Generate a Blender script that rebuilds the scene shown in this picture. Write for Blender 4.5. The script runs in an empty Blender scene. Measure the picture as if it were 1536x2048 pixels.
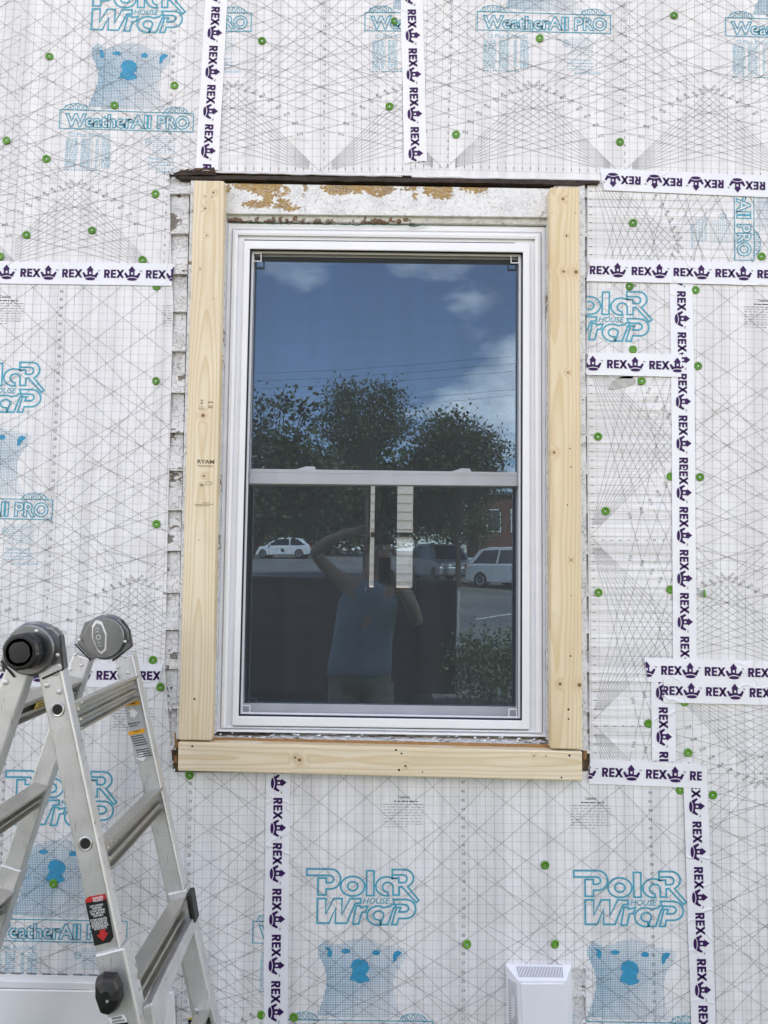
import bpy, bmesh, math, random
from mathutils import Vector, Matrix, noise as mnoise
random.seed(7)
R = math.radians
SC = bpy.context.scene
COL = SC.collection

# ------------------------------------------------------------------ camera
F_PX, PITCH, YAW, ROLL, DIST, CAMZ = 1451.9, 0.0685, -0.00105, 0.01382, 2.1734, 1.55
CAM = Vector((0, -DIST, CAMZ))
_F = Vector((math.sin(YAW)*math.cos(PITCH), math.cos(YAW)*math.cos(PITCH), math.sin(PITCH)))
_R0 = Vector((math.cos(YAW), -math.sin(YAW), 0)); _U0 = _R0.cross(_F)
_R = math.cos(ROLL)*_R0 + math.sin(ROLL)*_U0
_U = -math.sin(ROLL)*_R0 + math.cos(ROLL)*_U0
cd = bpy.data.cameras.new('camera'); cam = bpy.data.objects.new('camera', cd); COL.objects.link(cam)
m = Matrix((_R, _U, -_F)).transposed().to_4x4(); m.translation = CAM
cam.matrix_world = m
cd.sensor_width = 36; cd.sensor_fit = 'AUTO'; cd.lens = 36*F_PX/2048
cd.clip_start = 0.02; cd.clip_end = 2000
SC.camera = cam

def at(px, py, Y=0.0):
    """point of the plane y = Y that shows at photograph pixel (px, py)"""
    d = _F*F_PX + _R*(px-768) - _U*(py-1024)
    return CAM + d*((Y+DIST)/d.y)

# ------------------------------------------------------------------ sky, sun, exposure
SUN_EL, SUN_AZ = 52, 28          # the sun stands behind the house, a little to the right
W = bpy.data.worlds.new('World'); SC.world = W; W.use_nodes = True
wn, wl = W.node_tree.nodes, W.node_tree.links
bg = wn['Background']
sky = wn.new('ShaderNodeTexSky'); sky.sky_type = 'NISHITA'; sky.sun_disc = False
sky.sun_elevation = R(SUN_EL); sky.sun_rotation = R(SUN_AZ); sky.air_density = 1.0; sky.dust_density = 0.6; sky.ozone_density = 3.0
tc = wn.new('ShaderNodeTexCoord')
sep = wn.new('ShaderNodeSeparateXYZ'); wl.new(tc.outputs['Generated'], sep.inputs[0])
zz = wn.new('ShaderNodeMath'); zz.operation = 'MAXIMUM'; zz.inputs[1].default_value = 0.0; wl.new(sep.outputs[2], zz.inputs[0])
za = wn.new('ShaderNodeMath'); za.operation = 'ADD'; za.inputs[1].default_value = 0.22; wl.new(zz.outputs[0], za.inputs[0])
dv = wn.new('ShaderNodeVectorMath'); dv.operation = 'DIVIDE'; wl.new(tc.outputs['Generated'], dv.inputs[0])
cb = wn.new('ShaderNodeCombineXYZ')
for i in range(3): wl.new(za.outputs[0], cb.inputs[i])
wl.new(cb.outputs[0], dv.inputs[1])
mp = wn.new('ShaderNodeMapping'); mp.inputs['Location'].default_value = (10.53, 4.70, 8.60); wl.new(dv.outputs[0], mp.inputs[0])
nz = wn.new('ShaderNodeTexNoise'); nz.inputs['Scale'].default_value = 1.25; nz.inputs['Detail'].default_value = 9; nz.inputs['Roughness'].default_value = 0.55
wl.new(mp.outputs[0], nz.inputs['Vector'])
rp = wn.new('ShaderNodeValToRGB'); rp.color_ramp.elements[0].position = 0.53; rp.color_ramp.elements[1].position = 0.66
wl.new(nz.outputs[0], rp.inputs[0])
mx = wn.new('ShaderNodeMix'); mx.data_type = 'RGBA'; wl.new(rp.outputs[0], mx.inputs[0]); wl.new(sky.outputs[0], mx.inputs[6])
mx.inputs[7].default_value = (11.0, 11.2, 11.8, 1)
wl.new(mx.outputs[2], bg.inputs[0]); bg.inputs[1].default_value = 0.12
sl = bpy.data.lights.new('sun', 'SUN'); sl.energy = 3.5; sl.angle = R(0.5); sl.color = (1, .95, .87)
so = bpy.data.objects.new('sun', sl); COL.objects.link(so)
sd = Vector((math.sin(R(SUN_AZ))*math.cos(R(SUN_EL)), math.cos(R(SUN_AZ))*math.cos(R(SUN_EL)), math.sin(R(SUN_EL))))
so.rotation_euler = sd.to_track_quat('Z', 'Y').to_euler(); so.location = (0, 0, 30)
vs = SC.view_settings; vs.view_transform = 'Standard'; vs.look = 'None'; vs.gamma = 1; vs.use_curve_mapping = False
vs.exposure = 2.1
vs.use_white_balance = True; vs.white_balance_temperature = 8600; vs.white_balance_tint = 18   # camera set to shade
SC.cycles.max_bounces = 4; SC.cycles.diffuse_bounces = 2; SC.cycles.glossy_bounces = 3; SC.cycles.transparent_max_bounces = 24; SC.cycles.caustics_reflective = False; SC.cycles.caustics_refractive = False

# ------------------------------------------------------------------ materials
class NT:
    def __init__(s, name):
        s.m = bpy.data.materials.new(name); s.m.use_nodes = True
        s.n, s.l = s.m.node_tree.nodes, s.m.node_tree.links
        s.b = s.n['Principled BSDF']; s._o = None
    def set(s, color=None, rough=None, metal=None, spec=None):
        if color is not None: s.b.inputs['Base Color'].default_value = (*color, 1)
        if rough is not None: s.b.inputs['Roughness'].default_value = rough
        if metal is not None: s.b.inputs['Metallic'].default_value = metal
        if spec is not None: s.b.inputs['Specular IOR Level'].default_value = spec
        return s
    def pos(s):
        if s._o is None: s._o = s.n.new('ShaderNodeTexCoord').outputs['Object']
        return s._o
    def inp(s, node, i, v):
        if v is None: return
        if hasattr(v, 'is_linked'): s.l.new(v, node.inputs[i])
        else: node.inputs[i].default_value = v
    def math(s, op, a, b=None, c=None):
        n = s.n.new('ShaderNodeMath'); n.operation = op
        s.inp(n, 0, a); s.inp(n, 1, b); s.inp(n, 2, c); return n.outputs[0]
    def vmap(s, scale=(1,1,1), loc=(0,0,0), rot=(0,0,0), v=None):
        n = s.n.new('ShaderNodeMapping'); n.inputs['Scale'].default_value = scale; n.inputs['Location'].default_value = loc; n.inputs['Rotation'].default_value = rot
        s.l.new(v or s.pos(), n.inputs[0]); return n.outputs[0]
    def noise(s, v, scale, detail=3, rough=0.5, out=0):
        n = s.n.new('ShaderNodeTexNoise'); s.l.new(v, n.inputs['Vector']); n.inputs['Scale'].default_value = scale
        n.inputs['Detail'].default_value = detail; n.inputs['Roughness'].default_value = rough; return n.outputs[out]
    def voro(s, v, scale, feature='F1', rnd=1.0, cheb=False):
        n = s.n.new('ShaderNodeTexVoronoi'); s.l.new(v, n.inputs['Vector']); n.inputs['Scale'].default_value = scale; n.feature = feature
        if cheb: n.distance = 'CHEBYCHEV'
        n.inputs['Randomness'].default_value = rnd; return n
    def ramp(s, f, stops):
        n = s.n.new('ShaderNodeValToRGB'); e = n.color_ramp.elements
        while len(e) < len(stops): e.new(0.5)
        for k, (p, c) in zip(e, stops): k.position = p; k.color = (*c, 1) if len(c) == 3 else c
        s.l.new(f, n.inputs[0]); return n.outputs[0]
    def step(s, f, a, b):
        n = s.n.new('ShaderNodeMapRange'); n.interpolation_type = 'SMOOTHSTEP'
        n.inputs['From Min'].default_value = a; n.inputs['From Max'].default_value = b; s.l.new(f, n.inputs[0]); return n.outputs[0]
    def mix(s, f, a, b, blend='MIX'):
        n = s.n.new('ShaderNodeMix'); n.data_type = 'RGBA'; n.blend_type = blend
        s.inp(n, 0, f); s.inp(n, 6, a if hasattr(a, 'is_linked') else (*a, 1)); s.inp(n, 7, b if hasattr(b, 'is_linked') else (*b, 1)); return n.outputs[2]
    def sep(s, v=None):
        n = s.n.new('ShaderNodeSeparateXYZ'); s.l.new(v or s.pos(), n.inputs[0]); return n.outputs
    def comb(s, x, y, z):
        n = s.n.new('ShaderNodeCombineXYZ'); s.inp(n, 0, x); s.inp(n, 1, y); s.inp(n, 2, z); return n.outputs[0]
    def vadd(s, a, b, op='ADD'):
        n = s.n.new('ShaderNodeVectorMath'); n.operation = op; s.l.new(a, n.inputs[0]); s.inp(n, 1, b); return n.outputs[0]
    def vscale(s, a, k):
        n = s.n.new('ShaderNodeVectorMath'); n.operation = 'SCALE'; s.l.new(a, n.inputs[0]); n.inputs[3].default_value = k; return n.outputs[0]
    def dist(s, v, p):
        n = s.n.new('ShaderNodeVectorMath'); n.operation = 'DISTANCE'; s.l.new(v, n.inputs[0]); n.inputs[1].default_value = p; return n.outputs['Value']
    def bump(s, h, strength=0.3, dist=0.002):
        n = s.n.new('ShaderNodeBump'); n.inputs['Strength'].default_value = strength; n.inputs['Distance'].default_value = dist
        s.l.new(h, n.inputs['Height']); s.l.new(n.outputs[0], s.b.inputs['Normal']); return n
    def col(s, c): s.l.new(c, s.b.inputs['Base Color'])
    def rough(s, c): s.l.new(c, s.b.inputs['Roughness'])

def plain(name, color, rough=0.5, metal=0.0, spec=0.5, var=0.0, vscale=30, bump=0.0, bdist=0.001):
    t = NT(name).set(color, rough, metal, spec)
    if var or bump:
        nv = t.noise(t.pos(), vscale, 5, .6)
        if var:
            t.col(t.ramp(nv, [(.25, tuple(c*(1-var) for c in color)), (.75, tuple(min(1, c*(1+var*.6)) for c in color))]))
        if bump: t.bump(nv, bump, bdist)
    return t.m

def wrap_material(name, rotated):
    t = NT(name).set((.76, .765, .80), .42, 0, .4)
    sx = (1, 1, .035) if not rotated else (.035, 1, 1)
    v = t.vmap(sx)
    broad = t.noise(v, 22, 2, .5)
    ribs = t.noise(v, 75, 2, .5)
    dirt = t.noise(t.pos(), 2.3, 3, .6)
    c = t.ramp(broad, [(.36, (.72, .712, .715)), (.60, (.83, .822, .822))])  # pale and grey bands: shading of the wavy relief put into the colour
    c = t.mix(t.math('MULTIPLY', t.step(dirt, .5, .8), .35), c, (.64, .62, .61))
    t.col(c)
    h = t.math('ADD', t.math('MULTIPLY', broad, 1.5), t.math('MULTIPLY', ribs, .7))
    wr = t.noise(t.pos(), 9, 3, .55)
    h = t.math('ADD', h, t.math('ADD', t.math('MULTIPLY', wr, 1.6), t.math('MULTIPLY', t.noise(t.pos(), 3.2, 2, .5), 2.5)))
    cv = t.voro(t.vadd(t.vmap((1, 1, .55) if not rotated else (.55, 1, 1), rot=(0, .5, 0)), t.vscale(t.noise(t.pos(), 6, 2, .5, 1), .16)), 4.2, 'DISTANCE_TO_EDGE').outputs[0]
    cr = t.math('MULTIPLY', t.math('SUBTRACT', 1.0, t.step(cv, 0.0, .09)), t.step(t.noise(t.pos(), 2.6, 2), .50, .66))
    h = t.math('ADD', h, t.math('MULTIPLY', cr, .55))
    t.bump(h, .75, .007)
    return t.m

def tape_material():
    t = NT('tape_white').set((.82, .825, .86), .25, 0, .5)
    d = t.noise(t.pos(), 7, 4, .5)
    crease = t.voro(t.vadd(t.vmap((1, 1, 1)), t.vscale(t.noise(t.pos(), 14, 2, .5, 1), .08)), 9, 'DISTANCE_TO_EDGE').outputs[0]
    cr = t.math('SUBTRACT', 1.0, t.step(crease, 0.0, .06))
    msk = t.step(t.noise(t.pos(), 5, 2), .48, .62)
    h = t.math('ADD', t.math('MULTIPLY', d, 2.4), t.math('MULTIPLY', t.math('MULTIPLY', cr, msk), .5))
    t.bump(h, .6, .006)
    return t.m

def paint_material(name, spots=(), edge=None, thresh=.64, scale=70, stretch=(1, 1, 1), wood=((.30, .17, .065), (.46, .28, .11)), paint=(.78, .78, .77), crackw=.05, grey=.0):
    """old cracked white paint; flakes are gone where the noise (plus the listed bare spots) is high"""
    t = NT(name).set(None, .55, 0, .35)
    p = t.pos()
    warp = t.vadd(t.vmap(stretch), t.vscale(t.noise(p, 45, 3, .6, 1), .012))
    f1 = t.voro(warp, scale, cheb=True); f2 = t.voro(warp, scale, 'F2', cheb=True)
    cell = f1.outputs['Position']
    n = t.noise(cell, 9.0, 4, .6)
    fine = t.noise(p, 120, 3, .6)
    crnd = t.n.new('ShaderNodeSeparateColor'); t.l.new(f1.outputs['Color'], crnd.inputs[0])
    val = t.math('ADD', n, t.math('ADD', t.math('MULTIPLY', t.math('SUBTRACT', fine, .5), .10), t.math('MULTIPLY', t.math('SUBTRACT', crnd.outputs[0], .5), .20)))
    cellw = t.vadd(t.vmap(tuple(1/s for s in stretch), v=cell), (0, 0, 0))
    for (q, r, a) in spots:
        n_ = t.n.new('ShaderNodeVectorMath'); n_.operation = 'SUBTRACT'; t.l.new(cellw, n_.inputs[0]); n_.inputs[1].default_value = q
        sc = t.n.new('ShaderNodeVectorMath'); sc.operation = 'MULTIPLY'; t.l.new(n_.outputs[0], sc.inputs[0]); sc.inputs[1].default_value = (1/r[0], 0, 1/r[1])
        ln = t.n.new('ShaderNodeVectorMath'); ln.operation = 'LENGTH'; t.l.new(sc.outputs[0], ln.inputs[0])
        val = t.math('ADD', val, t.math('MULTIPLY', t.math('SUBTRACT', 1.0, t.step(ln.outputs['Value'], .55, 1.25)), a))
    if edge:                                  # (z of the edge, reach, amount)
        z = t.sep(cellw)[2]
        val = t.math('ADD', val, t.math('MULTIPLY', t.step(z, edge[0]-edge[1], edge[0]), edge[2]))
    bare = t.step(val, thresh, thresh+.015)
    bare = t.math('MULTIPLY', bare, t.math('SUBTRACT', 1.0, t.math('MULTIPLY', t.step(t.noise(p, 210, 3, .7), .57, .61), .8)))
    e = t.math('SUBTRACT', f2.outputs[0], f1.outputs[0])
    w2 = t.vadd(t.vmap(tuple(.4*s for s in stretch), (3.1, 1, 2)), t.vscale(t.noise(p, 30, 3, .6, 1), .02))
    e2 = t.math('SUBTRACT', t.voro(w2, scale, 'F2', cheb=True).outputs[0], t.voro(w2, scale, cheb=True).outputs[0])
    crack = t.math('SUBTRACT', 1.0, t.step(e, 0.0, crackw))
    crack = t.math('MULTIPLY', crack, t.step(t.noise(p, 16, 3), .46, .66))
    crack2 = t.math('SUBTRACT', 1.0, t.step(e2, 0.0, crackw*.5))
    crack = t.math('MAXIMUM', crack, crack2)
    pc = t.ramp(t.noise(p, 7, 5, .6), [(.3, tuple(c*.94 for c in paint)), (.7, paint)])
    wv = t.noise(t.vmap((14, 14, 90)), 3, 4, .6)
    wc = t.ramp(wv, [(.35, wood[0]), (.65, wood[1])])
    if grey: wc = t.mix(t.math('MULTIPLY', t.step(t.noise(p, 11, 3), .45, .6), grey), wc, (.20, .19, .18))
    c = t.mix(t.math('MULTIPLY', crack, .6), pc, (.20, .19, .18))
    c = t.mix(bare, c, wc)
    t.col(c)
    curl = t.math('MULTIPLY', t.step(e, 0.0, .35), -.25)
    h = t.math('ADD', t.math('MULTIPLY', bare, -1.0), t.math('ADD', t.math('MULTIPLY', crack, -.8), t.math('ADD', curl, t.math('MULTIPLY', wv, .12))))
    t.bump(h, .7, .0025)
    return t.m

def pine_material(name, along, origin, knots, heart=(.0, .04), tilt=.02, seed=0.0, tint=(1, 1, 1)):
    """flat-sawn pine; along = 'z' or 'x'; knots = [(world x, world z, radius)]"""
    t = NT(name).set(None, .55, 0, .35)
    x, y, z = t.sep(t.vadd(t.pos(), tuple(-c for c in origin)))
    L, A = (z, x) if along == 'z' else (x, z)
    wob = t.noise(t.comb(t.math('MULTIPLY', L, .7), t.math('MULTIPLY', A, 3.0), seed), 2.2, 2, .45)
    fine = t.noise(t.comb(t.math('MULTIPLY', L, 2.0), t.math('MULTIPLY', A, 60.0), seed+4), 3.0, 4, .6)
    a = t.math('SUBTRACT', A, heart[0])
    dep = t.math('ADD', t.math('ADD', t.math('MULTIPLY', t.math('SUBTRACT', wob, .5), .045), heart[1]), t.math('MULTIPLY', L, tilt))
    bulge = None; kmask = None; kring = None
    for (kx, kz, kr) in knots:
        d = t.dist(t.comb(t.sep()[0], 0.0, t.sep()[2]), (kx, 0, kz))
        g = t.math('POWER', 2.7183, t.math('MULTIPLY', t.math('MULTIPLY', d, d), -1/(kr*2.6)**2))
        bulge = g if bulge is None else t.math('ADD', bulge, g)
        k = t.math('SUBTRACT', 1.0, t.step(d, kr*.5, kr))
        kmask = k if kmask is None else t.math('MAXIMUM', kmask, k)
    if bulge is not None:
        dep = t.math('ADD', dep, t.math('MULTIPLY', bulge, .012))
    rad = t.math('SQRT', t.math('ADD', t.math('MULTIPLY', a, a), t.math('MULTIPLY', dep, dep)))
    ring = t.math('FRACT', t.math('MULTIPLY', t.math('ADD', rad, t.math('MULTIPLY', fine, .0012)), 130.0))
    late = t.math('MULTIPLY', t.step(ring, .35, .92), t.math('SUBTRACT', 1.0, t.step(ring, .94, 1.0)))
    sap = t.noise(t.comb(t.math('MULTIPLY', L, .8), t.math('MULTIPLY', A, 4.0), seed+9), 3.2, 3, .5)
    base = t.ramp(sap, [(.3, tuple(c*k for c, k in zip((.75, .62, .44), tint))), (.7, tuple(c*k for c, k in zip((.83, .725, .55), tint)))])
    c = t.mix(t.math('MULTIPLY', late, .50), base, (.62, .43, .21))
    c = t.mix(t.math('MULTIPLY', t.step(fine, .45, .75), .25), c, (.66, .48, .27))
    if kmask is not None:
        c = t.mix(t.math('MULTIPLY', t.math('MINIMUM', t.math('MULTIPLY', bulge, .35), .35), 1.0), c, (.50, .29, .11))
        c = t.mix(kmask, c, (.20, .095, .035))
    grime = t.noise(t.pos(), 13, 5, .65)
    c = t.mix(t.math('MULTIPLY', t.step(grime, .55, .78), .22), c, (.52, .46, .38))
    t.col(c)
    t.bump(t.math('ADD', t.math('MULTIPLY', late, .5), fine), .25, .0008)
    return t.m

def alu_material(name, base=(.70, .70, .69), rough=.42, metal=.62):
    t = NT(name).set(base, rough, metal, .5)
    n1 = t.noise(t.pos(), 14, 5, .6); n2 = t.noise(t.pos(), 160, 3, .6)
    scr = t.noise(t.vmap((220, 30, 18), rot=(0, .25, 0)), 1.6, 3, .6)
    c = t.ramp(n1, [(.3, tuple(b*.80 for b in base)), (.7, base)])
    c = t.mix(t.math('MULTIPLY', t.step(scr, .62, .70), .55), c, (.16, .155, .15))
    sm = t.math('MULTIPLY', t.step(n2, .60, .72), t.step(n1, .52, .6))
    c = t.mix(t.math('MULTIPLY', sm, .6), c, (.20, .19, .17))
    t.col(c)
    t.rough(t.math('ADD', t.math('MULTIPLY', n1, .25), rough-.1))
    t.bump(t.math('ADD', scr, t.math('MULTIPLY', n2, .5)), .12, .0006)
    return t.m

M = {}
M['wrap'] = wrap_material('house_wrap_white', False)
M['wrap_rot'] = wrap_material('house_wrap_white_sideways', True)
M['tape'] = tape_material()
M['ink'] = plain('print_black', (.055, .055, .06), .6, 0, .2)
M['ink_line'] = plain('print_dark_grey', (.11, .11, .115), .6, 0, .2)
M['ink_light'] = plain('print_grey', (.19, .19, .21), .6)
M['blue'] = plain('print_blue', (.04, .39, .52), .5, 0, .3, var=.25, vscale=60)
M['blue_solid'] = plain('print_blue_solid', (.012, .30, .50), .5, 0, .3, var=.15, vscale=80)
M['blue_dot'] = plain('print_blue_dots', (.015, .30, .47), .5, 0, .3)
M['blue_pale'] = plain('print_blue_pale', (.24, .53, .66), .5, 0, .3)
M['tint'] = plain('print_blue_wash', (.50, .72, .84), .5)
M['purple'] = plain('print_purple', (.045, .010, .090), .5, 0, .25, var=.25, vscale=50)
t_g = NT('cap_green'); oi = t_g.n.new('ShaderNodeObjectInfo'); t_g.col(t_g.ramp(oi.outputs['Random'], [(0, (.055, .215, .018)), (.5, (.075, .27, .022)), (1, (.11, .31, .04))])); t_g.set(None, .42, 0, .4)
M['green'] = t_g.m; plain('cap_green', (.075, .27, .022), .42, 0, .4, var=.3, vscale=90)
M['steel'] = plain('steel', (.7, .7, .7), .3, .9)
M['vinyl'] = plain('vinyl_white', (.85, .855, .87), .32, 0, .5, var=.05, vscale=9, bump=.08)
M['vinyl_sash'] = plain('vinyl_sash', (.72, .74, .78), .35, 0, .5)
M['gasket'] = plain('gasket_black', (.02, .022, .03), .5)
M['white_siding'] = plain('siding_white', (.82, .82, .82), .38, 0, .45, var=.04, vscale=5, bump=.1)
M['vent'] = plain('vent_white', (.80, .81, .85), .35, 0, .5, var=.05, vscale=7)
M['dark'] = plain('dark_void', (.012, .012, .013), .8)
M['darkwood'] = plain('weathered_dark_wood', (.055, .04, .034), .8, 0, .3, var=.6, vscale=45, bump=.6, bdist=.004)
M['oldwood'] = plain('bare_old_wood', (.30, .155, .07), .75, 0, .3, var=.45, vscale=40, bump=.5, bdist=.003)
M['foam_edge'] = plain('wrap_edge', (.70, .70, .72), .6, var=.2, vscale=60)
M['caulk'] = plain('caulk_green', (.015, .14, .06), .5, var=.4, vscale=60, bump=.5)
M['alu'] = alu_material('aluminium_rail')
M['alu_dark'] = alu_material('aluminium_cast', (.24, .25, .26), .32, .9)
M['alu_rung'] = alu_material('aluminium_rung', (.52, .50, .45), .30, .9)
M['blackplastic'] = plain('black_plastic', (.012, .012, .013), .42, 0, .5, var=.5, vscale=70, bump=.2)
M['yellow'] = plain('sticker_yellow', (.72, .50, .05), .45)
M['orange'] = plain('sticker_orange', (.80, .36, .02), .45)
M['red'] = plain('sticker_red', (.55, .03, .03), .4)
M['stickblack'] = plain('sticker_black', (.015, .015, .016), .35)
M['stickgrey'] = plain('sticker_grey', (.42, .43, .44), .4)
M['stickwhite'] = plain('sticker_white', (.78, .78, .78), .4)
M['stamp'] = plain('ink_stamp', (.13, .085, .05), .7)

# ------------------------------------------------------------------ mesh helpers
class MB:
    def __init__(s): s.v, s.f = [], []
    def add(s, vs, fs):
        o = len(s.v); s.v += [tuple(p) for p in vs]; s.f += [tuple(i+o for i in f) for f in fs]; return s
    def quad(s, a, b, c, d): return s.add([a, b, c, d], [(0, 1, 2, 3)])
    def hexa(s, q0, q1):
        """solid between two quads (same winding)"""
        return s.add(list(q0)+list(q1), [(0, 1, 2, 3), (7, 6, 5, 4), (0, 4, 5, 1), (1, 5, 6, 2), (2, 6, 7, 3), (3, 7, 4, 0)])
    def box(s, c, size, mat=None):
        c = Vector(c); h = Vector(size)/2; vs = []
        for dz in (-1, 1):
            for dx, dy in ((-1, -1), (1, -1), (1, 1), (-1, 1)):
                p = Vector((dx*h.x, dy*h.y, dz*h.z)); vs.append((mat @ p if mat else p)+c)
        return s.hexa(vs[:4], vs[4:])
    def prism(s, pts, off):
        """closed polygon pts (3D) swept by vector off"""
        n = len(pts); off = Vector(off); a = [Vector(p) for p in pts]
        return s.add(a+[p+off for p in a], [tuple(range(n)), tuple(range(2*n-1, n-1, -1))]+[(i, i+n, (i+1) % n+n, (i+1) % n) for i in range(n)])
    def loft(s, rings, closed=True, cap=True):
        n = len(rings[0]); o = len(s.v)
        for r in rings: s.v += [tuple(p) for p in r]
        for k in range(len(rings)-1):
            for i in range(n if closed else n-1):
                j = (i+1) % n
                s.f.append((o+k*n+i, o+k*n+j, o+(k+1)*n+j, o+(k+1)*n+i))
        if cap and closed:
            s.f.append(tuple(o+i for i in range(n-1, -1, -1))); s.f.append(tuple(o+(len(rings)-1)*n+i for i in range(n)))
        return s
    def tube(s, pts, r, n=6):
        pts = [Vector(p) for p in pts]; rings = []
        for i, p in enumerate(pts):
            d = (pts[min(i+1, len(pts)-1)]-pts[max(i-1, 0)]).normalized()
            u = d.orthogonal().normalized() if abs(d.z) > .9 else d.cross(Vector((0, 0, 1))).normalized(); w = d.cross(u)
            rr = r[i] if isinstance(r, (list, tuple)) else r
            rings.append([p+rr*(math.cos(k*2*math.pi/n)*u+math.sin(k*2*math.pi/n)*w) for k in range(n)])
        return s.loft(rings)
    def lathe(s, c, axis, prof, n=24):
        """prof = [(distance along axis, radius)]"""
        c = Vector(c); a = Vector(axis).normalized(); u = a.orthogonal().normalized(); w = a.cross(u)
        return s.loft([[c+a*h+rr*(math.cos(k*2*math.pi/n)*u+math.sin(k*2*math.pi/n)*w) for k in range(n)] for h, rr in prof])
    def build(s, name, mat, parent=None, smooth=False, bevel=0.0, kind=None, seg=2):
        me = bpy.data.meshes.new(name); me.from_pydata(s.v, [], s.f); me.update()
        bm = bmesh.new(); bm.from_mesh(me); bmesh.ops.recalc_face_normals(bm, faces=bm.faces); bm.to_mesh(me); bm.free()
        if smooth:
            for p in me.polygons: p.use_smooth = True
        o = bpy.data.objects.new(name, me); COL.objects.link(o)
        if mat: me.materials.append(M[mat] if isinstance(mat, str) else mat)
        if parent:
            o.parent = parent; o.location = -WLOC[parent.name]
            WLOC[o.name] = Vector((0, 0, 0))
        else: WLOC[o.name] = Vector((0, 0, 0))
        if bevel:
            b = o.modifiers.new('bevel', 'BEVEL'); b.width = bevel; b.segments = seg; b.limit_method = 'ANGLE'; b.angle_limit = R(40)
        if smooth:
            try:
                e = o.modifiers.new('wn', 'WEIGHTED_NORMAL'); e.keep_sharp = True
            except Exception: pass
        if kind: o['kind'] = kind
        return o
WLOC = {}
def empty(name, loc, label=None, cat=None, group=None):
    o = bpy.data.objects.new(name, None); o.location = loc; o.empty_display_size = .1; COL.objects.link(o); WLOC[o.name] = Vector(loc)
    if label: tag(o, label, cat, group)
    return o
def tag(o, label=None, cat=None, group=None, kind=None):
    if label: o['label'] = label
    if cat: o['category'] = cat
    if group: o['group'] = group
    if kind: o['kind'] = kind
    return o
def Y(v, y): return Vector((v[0], y, v[2]))
def q4(pts, y): return [at(x, yy, y) for x, yy in pts]

# flat lettering: triangulated outlines of the built-in font, as 2D (verts, faces)
_tc = {}
def text2d(s, bold=0.0, shear=0.0):
    k = (s, bold, shear)
    if k in _tc: return _tc[k]
    c = bpy.data.curves.new('t', 'FONT'); c.body = s; c.resolution_u = 3; c.offset = bold; c.shear = shear; c.align_x = 'CENTER'
    o = bpy.data.objects.new('t', c); COL.objects.link(o)
    dg = bpy.context.evaluated_depsgraph_get(); me = o.evaluated_get(dg).to_mesh()
    v = [(p.co.x, p.co.y) for p in me.vertices]; f = [tuple(p.vertices) for p in me.polygons]
    o.evaluated_get(dg).to_mesh_clear(); bpy.data.objects.remove(o); bpy.data.curves.remove(c)
    _tc[k] = (v, f); return v, f
def outline2d(s, bold=0.0, shear=0.0):
    v, f = text2d(s, bold, shear)
    key = {}
    vi = []
    for p in v:
        kk = (round(p[0], 4), round(p[1], 4)); vi.append(key.setdefault(kk, len(key)))
    pts = list(key.keys()); cnt = {}
    for fc in f:
        n = len(fc)
        for i in range(n):
            a, b = vi[fc[i]], vi[fc[(i+1) % n]]
            if a == b: continue
            if (b, a) in cnt: del cnt[(b, a)]
            else: cnt[(a, b)] = 1
    nxt = {}
    for a, b in cnt: nxt.setdefault(a, []).append(b)
    loops = []
    while nxt:
        a = next(iter(nxt)); lp = [a]; cur = a
        while cur in nxt:
            b = nxt[cur].pop()
            if not nxt[cur]: del nxt[cur]
            if b == a: break
            lp.append(b); cur = b
        if len(lp) > 2: loops.append([pts[i] for i in lp])
    return loops
def ribbon2d(pts, w, closed=False):
    n = len(pts); out = []; fs = []
    P = [Vector((p[0], p[1])) for p in pts]
    for i in range(n):
        a = P[i-1] if (i or closed) else P[i]; b = P[(i+1) % n] if (i < n-1 or closed) else P[i]
        d1 = (P[i]-a); d2 = (b-P[i])
        d1 = d1.normalized() if d1.length > 1e-9 else d2.normalized(); d2 = d2.normalized() if d2.length > 1e-9 else d1
        t = d1+d2; t = t.normalized() if t.length > 1e-6 else d1
        nn = Vector((-t.y, t.x)); k = max(.5, abs(nn.dot(Vector((-d1.y, d1.x)))))
        out += [tuple(P[i]+nn*(w/2/k)), tuple(P[i]-nn*(w/2/k))]
    for i in range(n if closed else n-1):
        j = (i+1) % n; fs.append((2*i, 2*i+1, 2*j+1, 2*j))
    return out, fs
def arc(cx, cy, rx, ry, a0, a1, n=10):
    return [(cx+rx*math.cos(R(a0+(a1-a0)*i/n)), cy+ry*math.sin(R(a0+(a1-a0)*i/n))) for i in range(n+1)]
def clip_poly(poly, conv):
    """Sutherland-Hodgman against a convex polygon (counter-clockwise), 2D"""
    out = poly
    for i in range(len(conv)):
        ax, ay = conv[i]; bx, by = conv[(i+1) % len(conv)]
        if not out: return out
        res = []; ds = [(bx-ax)*(p[1]-ay)-(by-ay)*(p[0]-ax) for p in out]
        if all(d >= 0 for d in ds): continue
        for k in range(len(out)):
            p, q, dp, dq = out[k-1], out[k], ds[k-1], ds[k]
            if (dp >= 0) != (dq >= 0):
                t = dp/(dp-dq); res.append((p[0]+(q[0]-p[0])*t, p[1]+(q[1]-p[1])*t))
            if dq >= 0: res.append(q)
        out = res
    return out

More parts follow.
